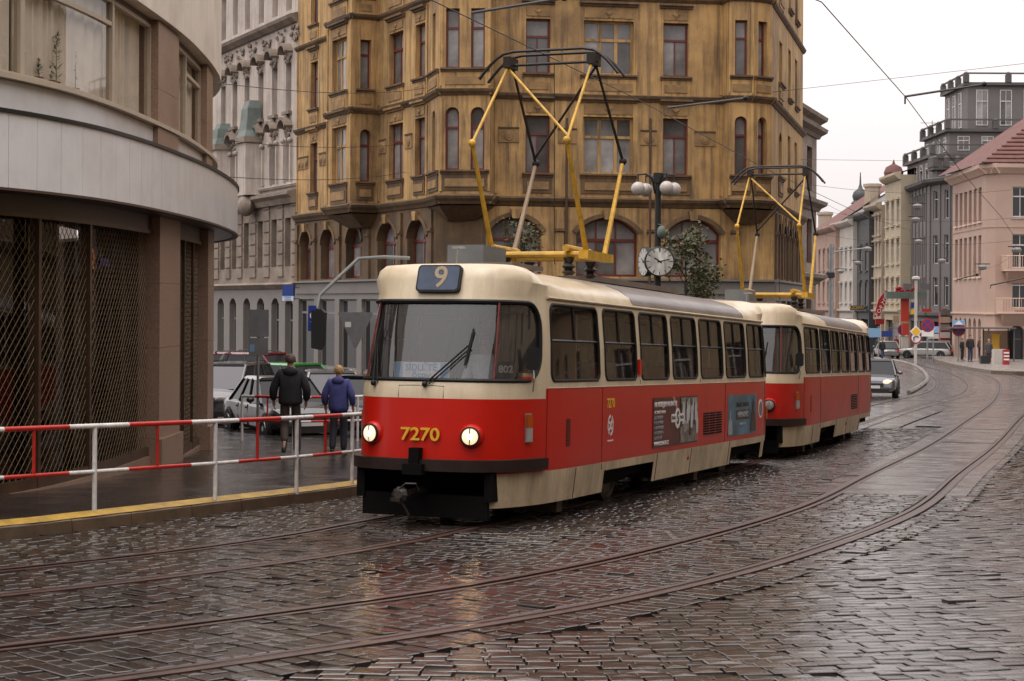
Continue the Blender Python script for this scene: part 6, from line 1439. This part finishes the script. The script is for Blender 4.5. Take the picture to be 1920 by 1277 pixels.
q = at(978, 430, 59); tree('slim street tree seen between the pantograph arms', q.x, 59, 2.6, 4.7, .5, 500, 3)

# ------------------------------------------------------------------ signs near the corner
def post_sign(px, py, D, label, top, parts, name='traffic_sign', m='galv', base=0.0, r=.03, cat='sign', grp=None):
    p = at(px, py, D); g = gz(D) + base; t = empty(name, (p.x, D, g), 0, label, cat, grp); MB().tube((0, 0, 0), (0, 0, top - g), r, n=8).build('pole', M[m], t, True)
    parts(t, g); return t
def zpx(py, D): return 1.9 + (569 - py) * D / 3180
D = 36.0
def pa(t, g):
    MB().tube((.02, 0, zpx(585, D) - g), (.02, 0, zpx(632, D) - g), .045).build('pole_sleeve', M['rust'], t, True)
    for y0, y1, a, b_ in ((583, 634, -.19, .23), (636, 668, -.19, .22)): MB().box(a, b_, -.05, -.035, zpx(y1, D) - g, zpx(y0, D) - g).build('sign_panel', M['sign_back'], t)
    MB().box(-.17, -.07, -.055, -.0502, zpx(662, D) - g, zpx(648, D) - g).build('sticker', M['pale_blue'], t)
    for y in (592, 627, 640, 660): MB().tube((-.12, -.02, zpx(y, D) - g), (.16, -.02, zpx(y, D) - g), .014).build('clamp', M['galv'], t)
post_sign(484, 640, D, 'backs of two grey rectangular signs on a post with a rusty top', zpx(582, D), pa, base=.15)
D = 58.0
def pb(t, g): MB(TR(0, -.05, zpx(681, 58.) - g) @ RX(R_(90))).lathe([(.0, 0), (.33, 0), (.33, .02), (0, .02)], 20).build('disc', M['sign_back'], t)
post_sign(430, 690, D, 'back of a round sign behind the silver people carrier', zpx(660, D), pb)
D = 44.0
def pc(t, g): MB().xz([(-.62, zpx(587, 44.) - g), (.25, zpx(587, 44.) - g), (.27, zpx(590, 44.) - g), (-.16, zpx(655, 44.) - g), (-.2, zpx(655, 44.) - g), (-.64, zpx(590, 44.) - g)], -.05, -.03).build('triangle', M['sign_back'], t); MB().box(-.45, -.3, -.056, -.0502, zpx(615, 44.) - g, zpx(605, 44.) - g).build('sticker', M['logo_white'], t)
post_sign(680, 620, D, 'back of a give way triangle left of the tram windscreen', zpx(580, D), pc)
railing([(-5.75, 36.2), (-4.55, 35.4), (-3.3, 36.4), (-2.5, 38.2)], 'short red and white railing beside the parked cars', h=.95)

# ------------------------------------------------------------------ far right: island, shelter, signs
isl = [gpt(px, py) for px, py in ((1746, 674), (1756, 680), (1785, 688), (1820, 695), (1858, 701), (1900, 703), (1980, 704))]; bk = [gpt(px, py) for px, py in ((1748, 671), (1760, 671.5), (1795, 673), (1830, 675), (1870, 677), (1905, 678), (1990, 679))]
mb = MB(); n = len(isl)
mb.add([(p.x, p.y, p.z + .2) for p in isl] + [(p.x, p.y, gz(p.y) + .2) for p in bk], [(i, i + 1, n + i + 1, n + i) for i in range(n - 1)]); o = mb.build('tram_stop_island', M['platform']); tag(o, 'paved tram stop island', kind='structure')
mb = MB(); mb.add([(p.x, p.y - .02, p.z + .2 - dz) for dz in (-.004, .3) for p in isl], [(i, i + 1, n + i + 1, n + i) for i in range(n - 1)]); tag(mb.build('kerb', M['kerb']), 'kerb of the tram stop island', kind='structure')
rf = [gpt(px, py) for px, py in ((1640, 672), (1690, 679), (1720, 689), (1736, 703), (1738, 715), (1722, 728), (1704, 738))]
mb = MB(); mb.path([(p.x, p.y, p.z + .05) for p in catmull(rf, 6)], .09, 6); tag(mb.build('kerb', M['platform']), 'curved pale kerb left of the far tram track', kind='structure')
sh = gpt(1872, 678, .2); se = empty('tram_shelter', tuple(sh), 0, 'glazed tram stop shelter with a flat roof by the salmon house', 'shelter')
MB().box(-3.6, 1.0, -.9, .9, 2.35, 2.45).build('roof', M['grey_dark'], se)
for x in (-.9, .9): 
    for y in (-.7, .7): MB().tube((x, y, 0), (x, y, 2.35), .05).build('post', M['grey_dark'], se)
MB().box(-.85, .85, .68, .7, .25, 2.2).build('glass_panel', M['shop_glass'], se); MB().box(.88, .9, -.65, .65, .25, 2.2).build('glass_panel', M['shop_glass'], se); MB().box(-.7, .7, .2, .6, .42, .47).build('bench', M['galv'], se); MB().box(-.3, .25, .64, .67, .9, 2.0).build('poster', M['sign_yellow'], se)
def box_thing(name, px, py, off, w, d, h, m, label, cat, extra=None):
    g = gpt(px, py, off); t = empty(name, tuple(g), 0, label, cat); MB().box(-w, w, -d, d, 0, h).build('body', M[m], t)
    if extra: extra(t)
    return t
def stripes(t):
    for k in range(3): MB().box(-.18, .18, -.133, -.1205, .3 + k * .22, .4 + k * .22).build('stripe', M['logo_white'], t)
box_thing('hazard_board', 1886, 684, .2, .2, .12, 1.0, 'sign_red', 'red and white striped hazard board at the end of the tram island', 'board', stripes)
box_thing('litter_bin', 1873, 683, .2, .4, .25, 1.0, 'far_white', 'pale grey cabinet beside the striped board', 'cabinet'); box_thing('luggage', 1846, 682, .2, .3, .2, .55, 'plastic', 'black luggage standing on the tram island', 'luggage')
def pil(t):
    for k, (z0, z1, m_) in enumerate(((3.0, 3.5, 'far_cream'), (2.35, 2.85, 'grey_shop'), (1.7, 2.2, 'far_white'), (.7, 1.5, 'far_cream'), (3.65, 4.1, 'copper'))): MB().box(-.42, .42, -.36, -.305, z0, z1).build('panel', M[m_], t)
box_thing('advertising_pillar', 1770, 671, 0, .4, .3, 4.0, 'sign_red', 'tall narrow red and white advertising pillar at the island tip', 'pillar', pil)
M['violet'] = mat('sign_violet', (.06, .03, .18), .4)
def disc(t, z, r_, m1, m2, bar=True):
    d_ = MB(TR(0, -.08, z) @ RX(R_(90))).lathe([(0, 0), (r_, 0), (r_, .03), (0, .03)], 20).build('disc', M[m1], t); MB(TR(0, -.112, z) @ RX(R_(90))).lathe([(0, 0), (r_ * .76, 0), (r_ * .76, .004), (0, .004)], 20).build('disc_field', M[m2], d_)
    if bar: MB(TR(0, -.118, z) @ RY(R_(45))).box(-r_ * .75, r_ * .75, -.003, .003, -r_ * .1, r_ * .1).box(-r_ * .1, r_ * .1, -.004, .004, -r_ * .75, r_ * .75).build('cross_bar', M[m1], d_)
def far_sign(px, py_base, label, fn, top_py, D_, m='galv', r=.06):
    return post_sign(px, 600, D_, label, zpx(top_py, D_), fn, r=r, m=m)
D = 128.
far_sign(1739, 0, 'round no stopping sign above white plates by the grey house', lambda t, g: (disc(t, zpx(606, 128) - g, .52, 'sign_red', 'violet'), MB().box(-.45, .45, -.1, -.06, zpx(627, 128) - g, zpx(615, 128) - g).build('plate', M['logo_white'], t)), 595, 128.)
far_sign(1750, 0, 'blue parking sign with a pale plate below', lambda t, g: (MB().box(-.42, .42, -.1, -.05, zpx(620, 129) - g, zpx(608, 129) - g).build('panel', M['pale_blue'], t), text('letter', 'P', .5, M['logo_white'], t, TR(0, -.105, zpx(614, 129) - g) @ RX(R_(90))), MB().box(-.4, .4, -.1, -.06, zpx(631, 129) - g, zpx(622, 129) - g).build('plate', M['far_white'], t)), 606, 129.)
far_sign(1797, 0, 'blue pedestrian crossing sign above a round no stopping sign', lambda t, g: (MB().box(-.45, .45, -.1, -.05, zpx(606, 122) - g, zpx(596, 122) - g).build('panel', M['pale_blue'], t), MB(TR(0, -.11, zpx(601, 122) - g)).xz([(-.32, -.14), (.32, -.14), (0, .17)], -.004, .004).build('triangle', M['logo_white'], t), disc(t, zpx(614, 122) - g, .48, 'sign_red', 'violet')), 595, 122.)
def pd(t, g):
    MB(TR(0, -.1, zpx(618, 120) - g) @ RY(R_(45))).box(-.3, .3, -.03, .03, -.3, .3).build('diamond', M['logo_white'], t); MB(TR(0, -.14, zpx(618, 120) - g) @ RY(R_(45))).box(-.23, .23, -.005, .005, -.23, .23).build('diamond_field', M['sign_yellow'], t); disc(t, zpx(630, 120) - g, .42, 'sign_red', 'logo_white', False)
    MB(TR(0, -.13, zpx(630, 120) - g)).path([(-.15, 0, -.2), (-.15, 0, .05), (.05, 0, .12), (.18, 0, .05)], .04, 5).build('turn_arrow', M['black'], t)
    for x in (-.62, .62): MB().box(x - .28, x + .28, -.2, .2, zpx(540, 120) - g, zpx(528, 120) - g).build('traffic_detector', M['grey_dark'], t)
    MB().lathe([(.1, 0), (.3, .1), (.28, .25), (.1, .3)], 12, (0, 0, zpx(522, 120) - g)).build('lamp_head', M['far_white'], t, True)
far_sign(1717, 0, 'pale lamp post carrying a yellow diamond and a no turn sign', pd, 514, 120., m='far_white', r=.11)
far_sign(1693, 0, 'small round no stopping sign left of the lamp post', lambda t, g: (disc(t, zpx(615, 150) - g, .5, 'sign_red', 'violet'), MB().box(-.35, .35, -.1, -.06, zpx(626, 150) - g, zpx(622, 150) - g).build('plate', M['logo_white'], t)), 606, 150.)
far_sign(1648, 0, 'pair of blue direction boards past the end of the second tram', lambda t, g: (MB().box(-.9, .1, -.1, -.05, zpx(629, 140) - g, zpx(612, 140) - g).build('board', M['pale_blue'], t), MB().box(.2, 1.1, -.1, -.05, zpx(628, 140) - g, zpx(617, 140) - g).build('board', M['sign_blue'], t)), 608, 140.)
far_sign(1558, 0, 'tall grey catenary mast left of the far houses', lambda t, g: (MB().box(-.35, .2, -.2, .2, zpx(518, 110) - g, zpx(508, 110) - g).build('bracket', M['dark_metal'], t), MB().tube((0, 0, zpx(470, 110) - g), (2.2, 0, zpx(462, 110) - g), .04).build('arm', M['galv'], t)), 455, 110., r=.16)
def wall_sign(name, px0, px1, py0, py1, D_, m, label, txt=None, tm='logo_white', size=.5, rot=0, extra=None):
    a, b_ = at(px0, py1, D_ * 1.1), at(px1, py0, D_ * 1.1); c = (a + b_) / 2; t = empty(name, tuple(c), 0, label, 'sign'); w, h = abs(b_.x - a.x) / 2, abs(b_.z - a.z) / 2
    MB().box(-w, w, -.08, .08, -h, h).build('panel', M[m], t)
    if txt: text('lettering', txt, size, M[tm], t, TR(0, -.085, 0) @ RX(R_(90)) @ RZ(rot))
    return t
wall_sign('banner', 1689, 1704, 555, 603, 133.6, 'red_banner', 'tall red banner hanging on the grey house'); wall_sign('banner', 1691, 1704, 606, 608 + 20, 133.4, 'red_banner', 'lower red board under the tall red banner')
wall_sign('shop_sign', 1708, 1719, 580, 589, 133.3, 'sign_yellow', 'yellow shop sign beside the red banner'); wall_sign('shop_sign', 1708, 1719, 556, 566, 133.3, 'far_white', 'white shop board above the yellow sign'); wall_sign('shop_sign', 1708, 1719, 568, 577, 133.3, 'sign_blue', 'dark blue shop board between the white and yellow boards')
wall_sign('shop_sign', 1728, 1746, 579, 585, 133.3, 'red_banner', 'red fascia strip on the grey house left of the pier'); wall_sign('shop_sign', 1766, 1776, 579, 585, 133.3, 'red_banner', 'red fascia strip next to the salmon house'); wall_sign('shop_sign', 1674, 1686, 592, 606, 137, 'digit', 'cream and orange menu board left of the red banner'); wall_sign('shop_sign', 1690, 1703, 632, 652, 133.5, 'far_white', 'pale poster board low on the grey house')
wall_sign('shop_sign', 1641, 1658, 598, 608, 141, 'sign_red', 'small red and white restaurant sign on the corner'); wall_sign('shop_sign', 1594, 1621, 573, 581, 160, 'far_black', 'dark sign with yellow letters low on the soot dark house', 'LUCERNA', 'num_yellow', .42)
fs = empty('arched_sign', tuple(at(1655, 570, 155)), 0, 'curved red sign with pale letters over the far corner shop', 'sign')
ap = [(-.75 - .1 * math.cos(t), 1.0 * math.sin(t)) for t in np.linspace(-1.0, 1.0, 9)]
MB().xz([(-.8, -1.2), (-.3, -1.1), (.2, 0), (.7, 1.1), (.2, 1.25), (-.4, .4)], -.1, .1).build('panel', M['sign_red'], fs)
for k, ch_ in enumerate('FORTUNA'): f = k / 6; text('lettering', ch_, .5, M['logo_white'], fs, TR(-.55 + 1.1 * f ** .9, -.106, -1.0 + 2.1 * f) @ RX(R_(90)) @ RZ(R_(35)))
fb = empty('flower_box', tuple(at(1694, 545, 147)), 0, 'long balcony box with red flowers on the grey house', 'flower box'); MB().box(-1.6, 1.9, -.5, .4, -.7, -.1).build('box', M['copper'], fb)
mb = MB()
for k in range(60): mb.ball((rs.uniform(-.6, .9), rs.uniform(-.4, .3), rs.uniform(-.1, .25)), rs.uniform(.08, .15), 6, 4)
mb.build('flowers', M['sign_red'], fb, True)
for k, (px, py, D_) in enumerate(((1626, 466, 100), (1722, 452, 110), (1906, 468, 90), (1842, 500, 100), (1766, 488, 118), (1608, 492, 130), (1576, 508, 130), (1717, 411, 100), (1720, 386, 92))):
    q = at(px, py, D_); t = empty('street_lamp', tuple(q), 0, ('pale street lantern hung over the far street before ' + ('the cream house', 'the grey house upper floors', 'the salmon house balcony', 'the salmon house windows', 'the corner of grey and salmon houses', 'the soot dark house', 'the off-white house', 'the upper grey house', 'the grey house eaves')[k]), 'lamp', 'lanterns hung over the far street')
    MB().lathe([(.08, -.2), (.24, -.15), (.27, 0), (.22, .07), (.08, .12)], 12).build('lantern', M['grey_shop'], t, True); MB().tube((-.45, 0, .16), (.45, 0, .16), .03).build('hanger', M['dark_metal'], t)

# ------------------------------------------------------------------ overhead wires
def wire(name, label, pts, r=.012, m='pant_dark', cat='wire', sag=0.0, grp='overhead wires'):
    P = []
    for a, b_ in zip(pts, pts[1:]):
        a, b_ = Vector(a), Vector(b_)
        for k in range(8): f = k / 8; v = a.lerp(b_, f); v.z -= sag * 4 * f * (1 - f); P.append(v)
    P.append(Vector(pts[-1])); o = MB().path(P, r, 5).build(name, M[m]); return tag(o, label, cat, grp)
for T, lab in ((TA, 'contact wire over the track of the two trams'), (TB, 'contact wire over the empty curving track')):
    pts = []
    for y in (10, 19.9, 27.1, 37.5, 52, 66, 80, 95, 115, 150):
        x, yy, _ = T.pos(T.at_y(y), .0); pts.append((x, yy, gz(yy) + 6.12))
    wire('contact_wire', lab, pts, .0075)
def pw(label, *pp, r=.009, sag=.0): wire('span_wire', label, [tuple(at(*p_)) for p_ in pp], r, sag=sag)
pw('span wire from the granite column to the ochre bay', (315, 143, 31), (800, 165, 63), sag=.25); pw('thin span wire crossing below the first, to the ochre house', (400, 330, 38), (770, 321, 69), sag=.2); pw('thin wire across the white house to the ochre wall', (415, 262, 60), (760, 270, 68), sag=.2)
pw('span wire in the sky right of the ochre house, sloping up to the right', (1447, 173, 66), (1930, 118, 60)); pw('level span wire in the sky above the far street', (1500, 299, 78), (1800, 303, 100)); pw('lower span wire over the far street', (1515, 346, 80), (1930, 352, 100), sag=.4); pw('span wire in front of the salmon house cornice', (1540, 395, 110), (1930, 405, 100), sag=.5); pw('span wire at second floor height of the salmon house', (1545, 440, 110), (1930, 448, 100), sag=.5); pw('span wire sloping down to the far street', (1515, 365, 80), (1660, 440, 140))
def arm(label, a, b_, r=.03):
    A_, B_ = at(*a), at(*b_); o = empty('wire_arm', tuple(A_), 0, label, 'wire arm', 'arms holding the contact wires'); MB(TR(*(-A_))).tube(A_, B_, r, n=6).tube(A_, A_ - Vector((0, 0, .12)), .015).build('arm', M['grey_dark'], o, True); MB(TR(*(-A_))).ball(B_, r * 2.2, 8, 6).build('clamp', M['dark_metal'], o, True)
arm('dark arm holding the wire in the sky by the stepped grey house', (1697, 181, 27.1), (1845, 158, 27.1), .02); arm('dark arm at the top edge above the pantograph', (885, 24, 21.2), (1058, -4, 21.2), .02); arm('grey arm holding the wire at the ochre corner bay', (1252, 202, 40), (1398, 184, 40), .03); arm('far dark arm before the salmon house left windows', (1795, 524, 70), (1832, 515, 70)); arm('far dark arm before the salmon house balcony', (1857, 535, 60), (1925, 520, 60))
bake_texts()
